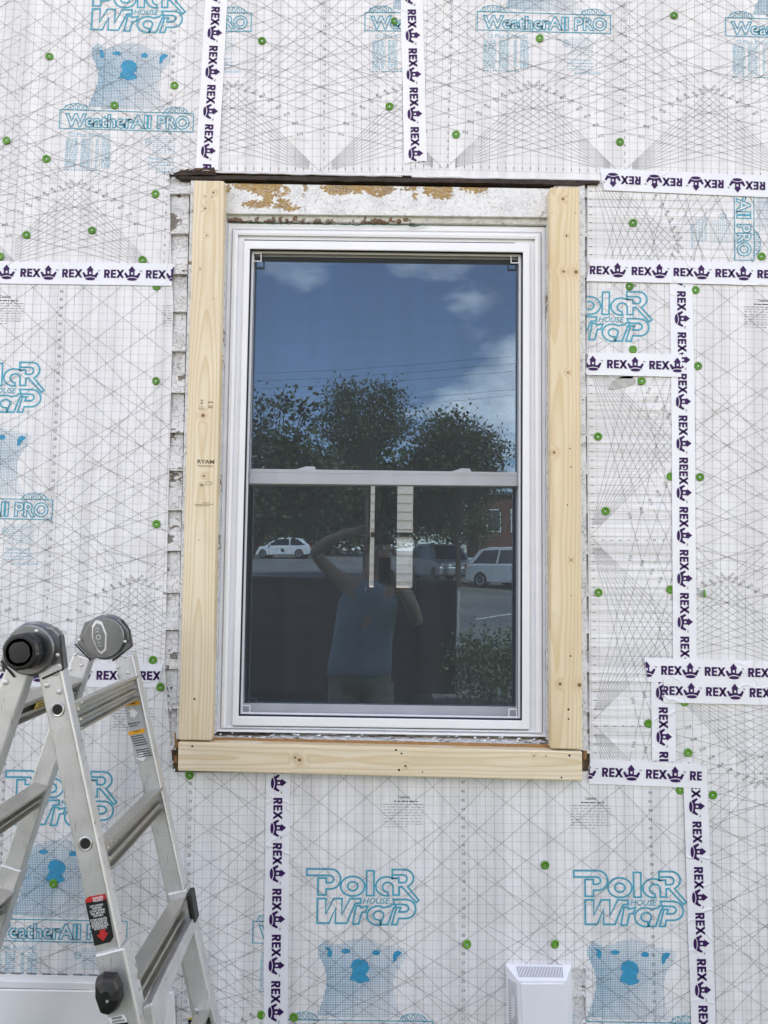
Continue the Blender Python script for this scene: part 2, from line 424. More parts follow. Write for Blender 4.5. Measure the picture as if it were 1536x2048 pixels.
# ------------------------------------------------------------------ ground and house shell
def ground_z(x, y):
    d = max(0.0, -y-9.0)
    return min(2.6, .033*d + .0002*d*d)
g = MB(); NX, NY = 30, 60
xs = [-90+180*i/NX for i in range(NX+1)]; ys = [-150+165*j/NY for j in range(NY+1)]
for yv in ys:
    for xv in xs: g.v.append((xv, yv, ground_z(xv, yv)))
for j in range(NY):
    for i in range(NX): g.f.append((j*(NX+1)+i, j*(NX+1)+i+1, (j+1)*(NX+1)+i+1, (j+1)*(NX+1)+i))
t = NT('ground_asphalt'); nz_ = t.noise(t.pos(), 60, 4, .7); n2_ = t.noise(t.pos(), .35, 4, .6)
t.col(t.mix(t.step(n2_, .35, .65), t.ramp(nz_, [(.3, (.09, .09, .09)), (.7, (.16, .16, .155))]), (.19, .185, .175))); t.b.inputs['Roughness'].default_value = .9; t.bump(nz_, .4, .01)
tag(g.build('ground', t.m), kind='structure')
t = NT('lawn_green'); nz_ = t.noise(t.pos(), 40, 5, .7); t.col(t.ramp(nz_, [(.3, (.035, .06, .018)), (.7, (.08, .12, .04))])); t.b.inputs['Roughness'].default_value = .95; t.bump(nz_, .8, .03)
lw = MB()
lw.add([(-40, -3.6, .004), (40, -3.6, .004), (40, 12, .004), (-40, 12, .004)], [(0, 1, 2, 3)])
tag(lw.build('lawn', t.m), kind='structure')

HX0, HX1, HZ, HD = -2.62, 2.62, 4.9, 4.6
house = empty('house', (0, 2.3, 0), 'old white clapboard house being re-clad around the window', 'house')
def wall_hole(y0, y1, hole, name, mat, x0=HX0, x1=HX1, z0=0.0, z1=HZ):
    a, b, c, d = hole      # x0,x1,z0,z1
    mb = MB()
    for (p, q, r, s) in ((x0, a, z0, z1), (b, x1, z0, z1), (a, b, z0, c), (a, b, d, z1)):
        mb.box(((p+q)/2, (y0+y1)/2, (r+s)/2), (q-p, abs(y1-y0), s-r))
    return mb.build(name, mat, house)
op = [at(452, 440, .04), at(1094, 446, .04), at(1094, 1472, .04), at(430, 1462, .04)]
HOLE = (op[3].x, op[1].x, op[2].z-.004, op[0].z+.004)
M['sheath'] = plain('sheathing_board', (.30, .22, .14), .85, var=.3, vscale=20)
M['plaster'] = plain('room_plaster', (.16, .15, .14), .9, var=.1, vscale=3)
M['roofing'] = plain('roof_shingle', (.10, .10, .105), .9, var=.4, vscale=30)
wall_hole(.022, .10, HOLE, 'wall', 'sheath')
BW = (-.17, .30, 1.28, 2.36)
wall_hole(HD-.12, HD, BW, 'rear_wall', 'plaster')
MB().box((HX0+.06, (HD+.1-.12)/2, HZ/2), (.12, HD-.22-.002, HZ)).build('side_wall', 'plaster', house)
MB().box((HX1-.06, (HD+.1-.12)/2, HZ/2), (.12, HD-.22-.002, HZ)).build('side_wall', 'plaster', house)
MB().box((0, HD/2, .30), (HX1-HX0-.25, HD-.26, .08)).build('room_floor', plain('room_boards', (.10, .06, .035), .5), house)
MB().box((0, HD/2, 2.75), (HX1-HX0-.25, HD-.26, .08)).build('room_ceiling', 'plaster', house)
rf = MB(); e = .35
rf.prism([(HX0-e, -e, HZ), (HX0-e, HD/2, HZ+1.7), (HX0-e, HD+e, HZ), (HX0-e, HD+e, HZ+.12), (HX0-e, HD/2, HZ+1.84), (HX0-e, -e, HZ+.12)], (HX1-HX0+2*e, 0, 0))
rf.build('roof', 'roofing', house)
for gx in (HX0+.02, HX1-.14):
    MB().prism([(gx, .03, HZ+.001), (gx, HD-.05, HZ+.001), (gx, HD/2, HZ+1.68)], (.12, 0, 0)).build('gable', 'sheath', house)

# clapboards that show beside the window and beside the vent
def spots(lst, y=0.0): return [((at(a, b, y).x, 0, at(a, b, y).z), (rx/669, rz/669), k) for a, b, rx, rz, k in lst]
clap_l = paint_material('clapboard_paint', spots([(352, 440, 16, 18, .20), (345, 428, 10, 8, .2), (366, 752, 7, 6, .4), (342, 1075, 10, 10, .5), (352, 1050, 6, 5, .45), (350, 1300, 10, 16, .22), (355, 1310, 5, 8, .3), (346, 452, 10, 10, .2), (347, 1308, 6, 4, .3), (340, 1330, 6, 8, .3), (370, 590, 3, 8, .2), (348, 1050, 4, 4, .4)]), None, .665, 85, (1, 1, 1.6), ((.17, .14, .12), (.27, .20, .14)), (.80, .80, .79), .09, .8)
joints = [262, 345, 388, 468, 549, 624, 703, 786, 866, 942, 1021, 1102, 1186, 1260, 1338, 1418, 1500, 1580]
def clapboard(xa, xb, yt, yb, jit=0):
    a0, a1 = at(xa, yt, .012), at(xb, yt, .012); b0, b1 = at(xa, yb, .004), at(xb, yb, .004)
    j = random.uniform(-.0015, .0015)
    front = [Y(b0, .0012+j), Y(b1, .0012+j), Y(a1, .0145), Y(a0, .0145)]
    back = [Y(b0, .0212), Y(b1, .0212), Y(a1, .0212), Y(a0, .0212)]
    return MB().hexa(front, back).build('clapboard', clap_l, house, bevel=.0012, seg=1)
for yt, yb in zip(joints[2:-2], joints[3:-1]):
    f = (yb-340)/1140
    clapboard(288, 380.5-28*f+.5, yt+1.0, yb)
for yt, yb in zip([350]+joints[2:-2], [388]+joints[3:-1]):
    clapboard(1168.5, 1200, yt+8, yb+7.0)
clapboard(330, 381.5, 352, 388)
for yt, yb in ((1912, 1993), (1994, 2073), (2074, 2160)): clapboard(1128, 1185, yt, yb)

# old casing round the window: head, sides, sill
TOPZ = at(770, 366, -.006).z
head_m = paint_material('head_casing_paint', spots([(545, 378, 50, 18, 0.43), (505, 370, 40, 10, 0.36), (458, 374, 8, 14, 0.29), (512, 407, 30, 11, 0.43), (562, 403, 44, 12, 0.30), (592, 414, 30, 7, 0.29), (540, 395, 10, 20, 0.29), (615, 380, 12, 22, 0.32), (690, 374, 50, 15, 0.43), (765, 378, 34, 17, 0.43), (725, 370, 40, 8, 0.29), (722, 382, 10, 8, 0.14), (880, 380, 34, 24, 0.43), (832, 392, 10, 9, 0.22), (806, 390, 8, 6, 0.22), (870, 412, 6, 8, 0.25), (952, 375, 34, 13, 0.43), (815, 372, 30, 8, 0.32), (908, 416, 6, 4, 0.22), (953, 418, 8, 7, 0.22), (944, 404, 4, 10, 0.22), (1095, 380, 8, 14, 0.07)], -.006), (TOPZ, .012, .10), .80, 130, (1, 1, 1.25), ((.34, .19, .07), (.58, .37, .14)), (.87, .87, .86), .045, .35)
mb = MB(); mb.hexa(q4([(444, 366), (1108, 377), (1106, 434.5), (442, 427)], -.006), [Y(p, .0215) for p in q4([(444, 366), (1108, 377), (1106, 434.5), (442, 427)], -.006)])
mb.build('head_casing', head_m, house, bevel=.002)
side_m = paint_material('side_casing_paint', (), None, .67, 75, (1, 1, 1.2), ((.20, .16, .12), (.30, .22, .15)), (.80, .81, .82), .08, .7)
for qd in ([(381.5, 360), (443, 361), (422, 1478), (352, 1478)], [(1108, 372), (1169.5, 368), (1174.5, 1502), (1106, 1494)]):
    f = q4(qd, -.005); MB().hexa(f, [Y(p, .0215) for p in f]).build('side_casing', side_m, house, bevel=.0015)
# jamb liners inside the opening, white
jl = q4([(443.5, 428), (452.5, 428), (430.5, 1468), (422.5, 1468)], -.0045); MB().hexa(jl, [Y(p, .06) for p in jl]).build('jamb', side_m, house)
jr = q4([(1094.5, 436), (1107.5, 436), (1105.5, 1480), (1093.5, 1480)], -.0045); MB().hexa(jr, [Y(p, .06) for p in jr]).build('jamb', side_m, house)
# head stop seen from below: brown, flaking, with a bead of green caulk
stop_m = paint_material('head_stop_paint', spots([(600, 440, 120, 7, .22), (745, 444, 40, 8, .4), (470, 440, 20, 9, .25), (800, 441, 60, 5, .25)], .01), None, .66, 80, (1, 1, 1), ((.12, .055, .03), (.26, .12, .06)), (.66, .65, .60), .05, .3)
hs = q4([(452, 429.5), (1096, 437), (1094, 449), (456, 441)], .004)
MB().hexa([hs[0], hs[1], Y(hs[2], .006), Y(hs[3], .006)], [Y(p, .055) for p in hs]).build('head_stop', stop_m, house, bevel=.002)
pts = []
for i in range(70):
    f = i/69; x = 466+f*388; pts.append(at(x, 446.6+f*4.0+random.uniform(-.7, .7)+(1.5 if .62 < f < .66 or .90 < f < .97 else 0), .004))
MB().tube(pts, [random.uniform(.0008, .0017)*(1.7 if .62 < i/69 < .66 or .9 < i/69 < .97 else 1) for i in range(70)], 5).build('caulk_bead', 'caulk', house, smooth=True)
sill_m = paint_material('sill_paint', (), None, .56, 95, (.6, 1, 1), ((.16, .145, .13), (.30, .22, .14)), (.80, .79, .76), .09, .75)
# sill: sloping top that shows under the window, bare brown front edge
sa, sb = at(424, 1463, .045), at(1104, 1472, .045); fa, fb = at(424, 1474.5, -.009), at(1104, 1489, -.009); ga, gb = at(424, 1488, -.009), at(1104, 1500, -.009)
st = MB(); N = 80; top = []
for i in range(N+1):
    f = i/N; p = sa.lerp(sb, f); q = fa.lerp(fb, f)
    row = [p.lerp(q, k/6) for k in range(7)]
    for k, r_ in enumerate(row): st.v.append((r_.x, r_.y, r_.z+(mnoise.noise(Vector((r_.x*60, r_.y*120, 3)))*.0022 if 0 < k < 7 else 0)))
for i in range(N):
    for k in range(6): st.f.append((i*7+k, (i+1)*7+k, (i+1)*7+k+1, i*7+k+1))
st.build('sill_top', sill_m, house)
MB().hexa([fa, fb, gb, ga], [Y(p, .02) for p in (fa, fb, gb, ga)]).build('sill_edge', plain('sill_bare_edge', (.38, .20, .075), .7, var=.35, vscale=60), house)
for i in range(46):      # curled chips of old paint on the sill
    f = random.random(); x = 428+f*670; p = at(x, 1470+f*11+random.uniform(-5, 5), -.004); s_ = random.uniform(.003, .009)
    mb = MB(); a = random.uniform(-.6, .6)
    mb.add([(p.x-s_, p.y, p.z), (p.x+s_*.7, p.y-.003, p.z+s_*.15*math.sin(a)), (p.x+s_, p.y+.003, p.z+.004), (p.x-s_*.6, p.y+.004, p.z+.003*random.random())], [(0, 1, 2, 3)])
    mb.build('paint_flake', side_m, house)
for (x0, y0, x1, y1) in ((349, 1466, 357, 1496), (348, 1512, 355, 1526), (1166, 1482, 1174.5, 1520)):
    qd = q4([(x0, y0), (x1, y0), (x1, y1), (x0, y1)], -.004); MB().hexa(qd, [Y(p, .0215) for p in qd]).build('sill_horn', 'oldwood', house, bevel=.002)

# dark drip board over the head casing, broken at its left end
top_, bot_ = [], []
for i in range(41):
    f = i/40; x = 358+f*840
    top_.append(at(x, 352+f*11.5-(2.5 if i > 3 else 0), -.012)); bot_.append(at(x, 357.5+f*12.5+random.uniform(-1.2, 1.2)+(-3 if .97 < f else 0), -.012))
mb = MB(); mb.loft([[a, b, Y(b, .0214), Y(a, .0214)] for a, b in zip(top_, bot_)]); mb.build('drip_board', 'darkwood', house)
rag = [(346, 347), (362, 340), (380, 338), (395, 335.5), (412, 336.5), (428, 334), (430, 343), (431, 350), (400, 349), (370, 351), (352, 350)]
r_ = q4(rag, -.016); MB().prism(r_, (0, .03, 0)).build('broken_board_end', 'darkwood', house, bevel=.001)
for i in range(9):
    x = 350+i*9; p = at(x, 346-random.random()*6, -.0175); q = at(x+random.uniform(8, 22), 343-random.random()*6, -.019)
    MB().tube([p, (p+q)/2+Vector((0, -.002, .001)), q], [.0006, .0012, .0005], 5).build('splinter', 'oldwood' if i % 3 else 'foam_edge', house)

# ------------------------------------------------------------------ house wrap sheets and their print
U = 1.0; S = 21.5
def ell(cx, cy, rx, ry, n=20): return arc(cx, cy, rx, ry, 0, 360*(n-1)/n, n-1)
LOGO = [  # closed outlines of the two-line logo, in the pixels of one enlarged view of the photograph
 [(52, 105), (350, 105)]+arc(350, 222, 115, 117, -90, 90, 12)+[(290, 339), (290, 412), (188, 412), (188, 212), (290, 212), (290, 268), (330, 268)]+arc(330, 224, 50, 44, 90, -90, 8)+[(52, 180)],
 ell(615, 307, 148, 118, 26), ell(615, 307, 62, 54, 18),
 [(785, 122), (875, 122), (875, 418), (785, 418)],
 [(1110, 412), (1110, 330)]+arc(1045, 318, 65, 58, 0, -270, 14)+[(1048, 412)]+arc(1030, 308, 132, 113, 80, 305, 18)+[(1180, 212), (1100, 212), (1100, 108), (1255, 108)]+arc(1258, 208, 102, 100, -90, 58, 10)+[(1290, 312), (1425, 472), (1392, 500), (1215, 310), (1185, 318), (1185, 412)],
 [(1100, 172), (1240, 172)]+arc(1240, 218, 40, 46, -90, 90, 8)+[(1180, 264), (1180, 212), (1100, 212)],
 [(186, 455), (290, 455), (290, 640), (385, 455), (488, 455), (488, 645), (585, 455), (715, 455), (715, 508), (648, 512), (548, 746), (410, 746), (410, 570), (332, 746), (186, 746)],
 [(662, 540), (712, 540), (714, 562), (800, 543), (775, 614), (730, 618), (695, 754), (622, 754)],
 [(950, 708)]+arc(935, 655, 64, 54, 75, 350, 12)+[(962, 762), (1050, 762), (1120, 560), (1205, 560), (1185, 612), (1250, 612)]+arc(1250, 568, 52, 44, 90, -90, 8)+[(1100, 522), (1080, 545), (1040, 552)]+arc(925, 655, 132, 112, -55, -285, 16),
 [(1110, 465), (1265, 465)]+arc(1270, 577, 118, 112, -90, 90, 12)+[(1180, 690), (1162, 762), (1095, 762), (1118, 690), (1150, 570)],
]
BEAR = [(205, 1040), (225, 985), (285, 950), (345, 968), (400, 1003), (500, 975), (620, 935), (760, 908), (900, 950), (1010, 1005), (1130, 1015), (1240, 1035), (1300, 1095), (1262, 1170), (1185, 1290), (1132, 1400), (1130, 1520), (1150, 1680), (1220, 1800), (1235, 1850), (195, 1835), (215, 1760), (272, 1620), (302, 1500), (315, 1400), (292, 1290), (255, 1200), (210, 1110)]
SOLID = [[(640, 1180), (690, 1166), (760, 1172), (810, 1210), (832, 1260), (818, 1310), (792, 1332), (802, 1375), (832, 1392), (832, 1415), (762, 1440), (700, 1452), (650, 1420), (588, 1415), (600, 1385), (615, 1335), (636, 1300), (608, 1262), (620, 1210)],
 ell(545, 1072, 56, 27, 14), ell(912, 1093, 49, 31, 14),
 [(288, 1022), (350, 1035), (380, 1075), (372, 1130), (340, 1152), (318, 1110), (328, 1060)], [(1130, 1080), (1180, 1065), (1226, 1085), (1200, 1118), (1166, 1150), (1150, 1192), (1118, 1200), (1113, 1130)]]
def in_poly(x, y, P):
    c = False
    for i in range(len(P)):
        (x1, y1), (x2, y2) = P[i-1], P[i]
        if (y1 > y) != (y2 > y) and x < (x2-x1)*(y-y1)/(y2-y1)+x1: c = not c
    return c
ART_S = 18.2*5.908     # enlarged pixels per printed inch
def la(x, y): return ((x-718)/ART_S, 36.9-(y-100)/ART_S)           # logo and bear art, centred on the nose
def lb(x, y): return ((x-755)/(16.35*4.8), 20.35-(y-148)/(16.0*4.8))  # banner art
LABT = {3: 19, 4: 18.4, 5: 17.4, 6: 16.4, 7: 15.4, 8: 14.4, 9: 13.5, 10: 12.5, 11: 11.7, 12: 11.2}

class Sheet:
    def __init__(s, label, n1, p1, n2, p2, polys, rot=False, y=0.0, logos=(), group='house wrap sheets'):
        w1, w2 = at(*p1), at(*p2)
        a, b = Vector((w1.x, w1.z)), Vector((w2.x, w2.z))
        s.up = (b-a)/(n2-n1); s.up = s.up.normalized()*.0254*(.5*s.up.length/.0254+.5)
        s.rt = Vector((s.up.y, -s.up.x)); s.o = a-s.up*n1; s.y = y
        s.polys = []
        for P in polys:
            w = [(at(*p).x, at(*p).z) for p in P]
            ar = sum(w[i-1][0]*w[i][1]-w[i][0]*w[i-1][1] for i in range(len(w)))
            s.polys.append(w if ar > 0 else w[::-1])
        allp = [p for P in s.polys for p in P]
        loc = [s.inv(p) for p in allp]
        s.bx = (min(p[0] for p in loc), max(p[0] for p in loc), max(0, min(p[1] for p in loc)), min(47.6, max(p[1] for p in loc)))
        s.layers = {}
        c = sum((Vector(p) for p in allp), Vector((0, 0)))/len(allp)
        mb = MB()
        for P in s.polys:
            n = len(P)
            mb.add([(x, y, z) for x, z in P], [tuple(range(n))])
            mb.add([(x, y, z) for x, z in P]+[(x, y+.007, z) for x, z in P], [(i, (i+1) % n, (i+1) % n+n, i+n) for i in range(n)])
        s.root = mb.build('house_wrap_sheet', 'wrap_rot' if rot else 'wrap'); tag(s.root, label, 'house wrap', group)
        s.grid(); s.fans(); s.numbers(); s.caution()
        for lx in logos: s.logo(lx)
        for (nm, mat, lay), mb in s.layers.items():
            if mb.v: mb.build(nm.split('#')[0], mat, s.root, kind=None if '#' in nm else 'stuff')
    def inv(s, p):
        d = Vector(p)-s.o; k = s.up.length_squared; return (d.dot(s.rt)/k, d.dot(s.up)/k)
    def put(s, nm, mat, vs, fs, lay=0):
        w = [s.o+s.rt*x+s.up*z for x, z in vs]
        w = [p+Vector((mnoise.noise(Vector((p.x*4.1, p.y*4.1, 7+s.o.x)))*.0022, mnoise.noise(Vector((p.x*3.7, p.y*3.7, 31+s.o.y)))*.0022)) for p in w]
        mb = s.layers.setdefault((nm, mat, lay), MB())
        yy = s.y-.0004-.00014*lay
        for f in fs:
            poly = [(w[i].x, w[i].y) for i in f]
            for P in s.polys:
                c = clip_poly(poly, P)
                if len(c) >= 3: mb.add([(x, yy, z) for x, z in c], [tuple(range(len(c)))])
    def line(s, a, b, w, nm='printed_lines', mat='ink', lay=0):
        n = max(1, int(math.hypot(b[0]-a[0], b[1]-a[1])/4)); v, f = ribbon2d([(a[0]+(b[0]-a[0])*i/n, a[1]+(b[1]-a[1])*i/n) for i in range(n+1)], w); s.put(nm, mat, v, f, lay)
    def grid(s):
        x0, x1, z0, z1 = s.bx
        for i in range(math.floor(x0), math.ceil(x1)+1):
            s.line((i, z0), (i, z1), .019, 'printed_grid', 'ink_line', 1)
        for j in range(math.floor(z0), math.ceil(z1)+1):
            if j <= 47: s.line((x0, j), (x1, j), .016, 'printed_grid_rows', 'ink_light', 0)
    def cols(s):
        x0, x1, _, _ = s.bx
        return range(math.floor(x0/S)-3, math.ceil(x1/S)+4)
    def fans(s):
        x0, x1, z0, z1 = s.bx
        for k in s.cols():
            for sl_ in range(3, 13):
                m_ = sl_/12
                for d in (-1, 1):
                    ext = min(47.5/m_, S*(2.55+.05*sl_)); t_ = LABT[sl_]
                    segs = [(.15 if sl_ == 12 else 1.35, t_-.75), (t_+.75, ext)]
                    for (a, b) in segs:
                        pa, pb = (k*S+d*a, a*m_), (k*S+d*b, b*m_)
                        if max(pa[0], pb[0]) < x0 or min(pa[0], pb[0]) > x1 or pa[1] > z1 or pb[1] < z0: continue
                        s.line(pa, pb, .029, 'printed_pitch_lines', 'ink_line', 4)
                    if x0 < k*S+d*t_ < x1 and z0 < t_*m_ < z1:
                        v, f = text2d('%d/12' % sl_)
                        ang = math.atan(m_*d); ca, sa_ = math.cos(ang), math.sin(ang); q = .44
                        s.put('printed_pitch_labels', 'ink', [(k*S+d*t_+(x*ca-(yv-.3)*sa_)*q, t_*m_+(x*sa_+(yv-.3)*ca)*q) for x, yv in v], f, 5)
    def numbers(s):
        x0, x1, z0, z1 = s.bx
        for k in s.cols():
            if not (x0-1 < k*S < x1+1): continue
            for n in range(1, 48):
                if z0-1 < n < z1+1:
                    v, f = text2d(str(n)); s.put('printed_numbers', 'ink_light', [(k*S+.42+x*.48, n-.5+(yv-.1)*.5) for x, yv in v], f, 6)
        for i in range(math.floor(x0), math.ceil(x1)):
            if z0 < 1: s.line((i, .25), (i, .55), .09, 'printed_numbers', 'ink_light', 6)
    def dashes(s, x0, x1, z, h, nm, mat, seed, lo=.15, hi=.7, lay=3):
        rr = random.Random(seed); x = x0
        while x < x1:
            w = rr.uniform(lo, hi); e_ = min(x+w, x1)
            s.put(nm, mat, [(x, z), (e_, z), (e_, z+h*rr.uniform(.7, 1.1)), (x, z+h)], [(0, 1, 2, 3)], lay); x += w+rr.uniform(.08, .2)
    def caution(s):
        x0, x1, z0, z1 = s.bx
        for k in s.cols():
            cx = k*S-6.4
            if not (x0-4 < cx < x1+4) or z1 < 41: continue
            v, f = text2d('Caution', .01); s.put('caution_print', 'ink', [(cx+x*.42, 44.75+yv*.42) for x, yv in v], f, 2)
            s.dashes(cx-1.1, cx+1.6, 44.35, .12, 'caution_print', 'ink', k*7+1)
            for r_ in range(9):
                s.dashes(cx-2.35, cx+2.35-(1.9 if r_ == 8 else rnd(r_)*.15), 44.05-r_*.315, .055, 'caution_print', 'ink_light', k*31+r_)
    def logo(s, px):
        c = s.inv((at(*px).x, at(*px).z))[0]
        x0, x1, z0, z1 = s.bx
        if c+10 < x0 or c-10 > x1: return
        for li, P in enumerate(LOGO):
            v, f = ribbon2d([(c+la(*p)[0], la(*p)[1]) for p in P], .205, True); s.put('logo_letter#%d%s' % (li, px), 'blue', v, f, 2 if li % 2 else 3)
        v, f = text2d('HOUSE', .012, .25)
        xs_ = [p[0] for p in v]; k = 330/(max(xs_)-min(xs_))
        s.put('logo_lettering', 'blue', [(c+la(895+x*k, 0)[0], la(0, 515-yv*k*.98)[1]) for x, yv in v], f, 2)
        v, f = text2d('TM'); s.put('logo_lettering', 'blue', [(c+la(1245+x*32, 0)[0], la(0, 765-yv*32)[1]) for x, yv in v], f, 2)
        # halftone head of a polar bear
        step = 20.5; j = 0; yy = 915
        while yy < 1850:
            xx = 195
            while xx < 1310:
                if in_poly(xx, yy, BEAR):
                    d = 12.6-4.6*(xx-250)/1000+1.6*math.sin(yy*.006)+(1.2 if yy > 1450 and xx < 700 else 0)-1.2*max(0, 1-(yy-905)/150)
                    h = d/2
                    s.put('bear_halftone', 'blue_dot', [(c+la(a, 0)[0], la(0, b)[1]) for a, b in ((xx-h, yy-h), (xx+h, yy-h), (xx+h, yy+h), (xx-h, yy+h))], [(0, 1, 2, 3)], 2)
                xx += step
            yy += step
        for si, P in enumerate(SOLID):
            q = []
            for i in range(len(P)):
                a, b = P[i-1], P[i]
                for t_ in (.0, .33, .66): q.append((a[0]+(b[0]-a[0])*t_+random.uniform(-6, 6), a[1]+(b[1]-a[1])*t_+random.uniform(-3, 3)))
            cx_, cy_ = sum(p[0] for p in q)/len(q), sum(p[1] for p in q)/len(q); n = len(q)
            vs = [(c+la(*p)[0], la(*p)[1]) for p in q]+[(c+la(cx_, cy_)[0], la(cx_, cy_)[1])]
            s.put(('bear_nose', 'bear_eye', 'bear_eye', 'bear_ear', 'bear_ear')[si]+'#%d%s' % (si, px), 'blue_solid', vs, [(i, (i+1) % n, n) for i in range(n)], 3)
        # banner with its two scrolls
        for P in ([(108, 145), (1402, 155), (1402, 338), (108, 328)],):
            v, f = ribbon2d([(c+lb(*p)[0], lb(*p)[1]) for p in P], .11, True); s.put('banner_lettering', 'blue', v, f, 3)
        loops = outline2d('WeatherAll', .035); l2 = outline2d('PRO', .035)
        for lo_, (tx0, tx1) in ((loops, (165, 992)), (l2, (1052, 1362))):
            mn, mxx = min(p[0] for l in lo_ for p in l), max(p[0] for l in lo_ for p in l)
            bt, tp = min(p[1] for l in lo_ for p in l), max(p[1] for l in lo_ for p in l)
            for l in lo_:
                pts_ = [(c+lb(tx0+(p[0]-mn)/(mxx-mn)*(tx1-tx0), 0)[0], lb(0, 312-(p[1]-bt)/(tp-bt)*130)[1]) for p in l]
                v, f = ribbon2d(pts_, .135, True); s.put('banner_lettering', 'blue', v, f, 3)
        for (ex, ey) in ((262, 152), (1232, 165)):
            P = arc(ex, ey, 125, 72, 180, 360, 16)
            v, f = ribbon2d([(c+lb(*p)[0], lb(*p)[1]) for p in P], .07); s.put('banner_lettering', 'blue', v, f, 3)
            for i in range(5):
                v, f = ribbon2d([(c+lb(ex-88+44*i+x*math.cos(.4)+yv*.3, ey-22-26*math.sin(math.pi*(i+.5)/5)*.6+yv)[0], lb(0, ey-22-26*math.sin(math.pi*(i+.5)/5)*.6+yv)[1]) for x, yv in ell(0, 0, 15, 26, 12)], .07, True)
                s.put('banner_lettering', 'blue', v, f, 3)
        v, f = text2d('CI Plus R-Values'); xs_ = [p[0] for p in v]; k = 390/(max(xs_)-min(xs_))
        s.put('data_print', 'blue_pale', [(c+lb(405+x*k, 0)[0], lb(0, 402-yv*k*.9)[1]) for x, yv in v], f, 2)
        for r_ in range(17):
            z = lb(0, 430+r_*17)[1]
            for (xa, xb) in ((180, 300), (330, 420), (470, 500), (530, 615)): s.dashes(c+lb(xa, 0)[0], c+lb(xb, 0)[0], z, .12, 'data_print', 'blue_pale', r_*17+xa, .1, .4)
        s.dashes(c+lb(175, 0)[0], c+lb(530, 0)[0], lb(0, 735)[1], .12, 'data_print', 'blue', 5, .1, .3)
        v, f = ribbon2d([(c+lb(*p)[0], lb(*p)[1]) for p in ell(975, 442, 30, 29, 18)], .06, True); s.put('data_print', 'blue', v, f, 2)
        v, f = text2d('UL'); s.put('data_print', 'blue', [(c+lb(975+x*34, 0)[0], lb(0, 453-yv*34)[1]) for x, yv in v], f, 2)
        for r_ in range(9): s.dashes(c+lb(1015, 0)[0], c+lb(1235, 0)[0], lb(0, 390+r_*20)[1], .07, 'data_print', 'blue_pale', r_*3+40, .1, .35)
        v, f = text2d('Manufactured by'); xs_ = [p[0] for p in v]; k = 230/(max(xs_)-min(xs_))
        s.put('data_print', 'blue_pale', [(c+lb(1105+x*k, 0)[0], lb(0, 615-yv*k)[1]) for x, yv in v], f, 2)
        for r_ in range(3): s.dashes(c+lb(985, 0)[0], c+lb(1230, 0)[0], lb(0, 645+r_*28)[1], .12, 'data_print', 'blue_pale', r_+90, .1, .35)
        v, f = text2d('arcentral.com', 0, .2); xs_ = [p[0] for p in v]; k = 250/(max(xs_)-min(xs_))
        s.put('data_print', 'blue_pale', [(c+lb(1180+x*k, 0)[0], lb(0, 745-yv*k)[1]) for x, yv in v], f, 2)
def rnd(i): return random.Random(i*13+5).random()

XL, XR = -965, 2500
G_ = 'house wrap sheets'
Sheet('house wrap strip with a long lap edge at the top left picture edge', 10, (64, 390), 2, (55, 515), [[(XL, -230), (60, -230), (46, 300), (40, 545), (XL, 545)]], y=.0022)
Sheet('house wrap sheet with whole bear and banner print left of the first purple tape', 10, (327, 388), 2, (321, 515), [[(48, -230), (450, -230), (421, 340), (352, 345), (36, 345)], [(36, 345), (338, 345), (343, 545), (28, 545)]], logos=[(254, 230), (-230, 225)])
Sheet('house wrap sheet between the two vertical tapes above the window', 1, (640.6, 328), 18, (642, 60), [[(450, -230), (818, -230), (823, 351), (421, 344)]], logos=[(369, 40), (864, 45)])
Sheet('wide house wrap sheet with banner print above the right half of the window', 1, (1241.6, 332.5), 20, (1243, 35.2), [[(818, -230), (1200, -230), (1200, 360), (823, 353)], [(1200, -230), (XR, -230), (XR, 385), (1200, 366)]], logos=[(1088, 40), (1584, 48)])
Sheet('sideways house wrap piece with rotated banner lettering at upper right', 0, (1175, 655), 10, (1340, 658), [[(1175, 366), (XR, 385), (XR, 565), (1174, 545)]], rot=True, logos=[(1490, 389)])
Sheet('small house wrap piece with cropped logo between two tapes right of the window', 36, (1262, 597), 30, (1261, 696), [[(1174, 545), (1365, 548), (1366, 730), (1173, 728)]], logos=[(1194, 640)])
Sheet('tall sideways house wrap strip right of the window with numbers running rightwards', 1, (1196, 1072), 9, (1332, 1073), [[(1173, 728), (1366, 730), (1368, 1345), (1326, 1345), (1179, 1345)], [(1179, 1345), (1326, 1345), (1326, 1546), (1180, 1543)]], rot=True)
Sheet('house wrap sheet at the right picture edge behind the long vertical tape', 0, (1270, 1336), 10, (1272, 1168), [[(1365, 548), (XR, 565), (XR, 1370), (1368, 1345)]])
Sheet('upside down house wrap sheet at the lower right corner', 0, (1332, 1370), 10, (1335, 1547), [[(1326, 1345), (1368, 1345), (1368, 1547), (1326, 1546)], [(1368, 1345), (XR, 1370), (XR, 1548), (1368, 1547)], [(1394, 1548), (XR, 1548), (XR, 2135), (1407, 2135)]])
Sheet('house wrap sheet with two logos and bears under the window sill', 45, (919, 1593), 21, (919.5, 2030.4), [[(557, 1545), (1180, 1543), (1394, 1548), (1402, 1937), (553, 1937)], [(553, 1937), (1148, 1937), (1148, 2135), (551, 2135)], [(1172, 1937), (1402, 1937), (1407, 2135), (1172, 2135)]], logos=[(721, 1930), (1259, 1940)])
Sheet('house wrap sheet with bear print behind the ladder', 33, (373, 1613), 11, (362.5, 2014.6), [[(XL, 1345), (330, 1345), (346, 1545), (XL, 1545)], [(XL, 1545), (557, 1545), (551, 2135), (XL, 2135)]], logos=[(112, 1770), (652, 1780)])
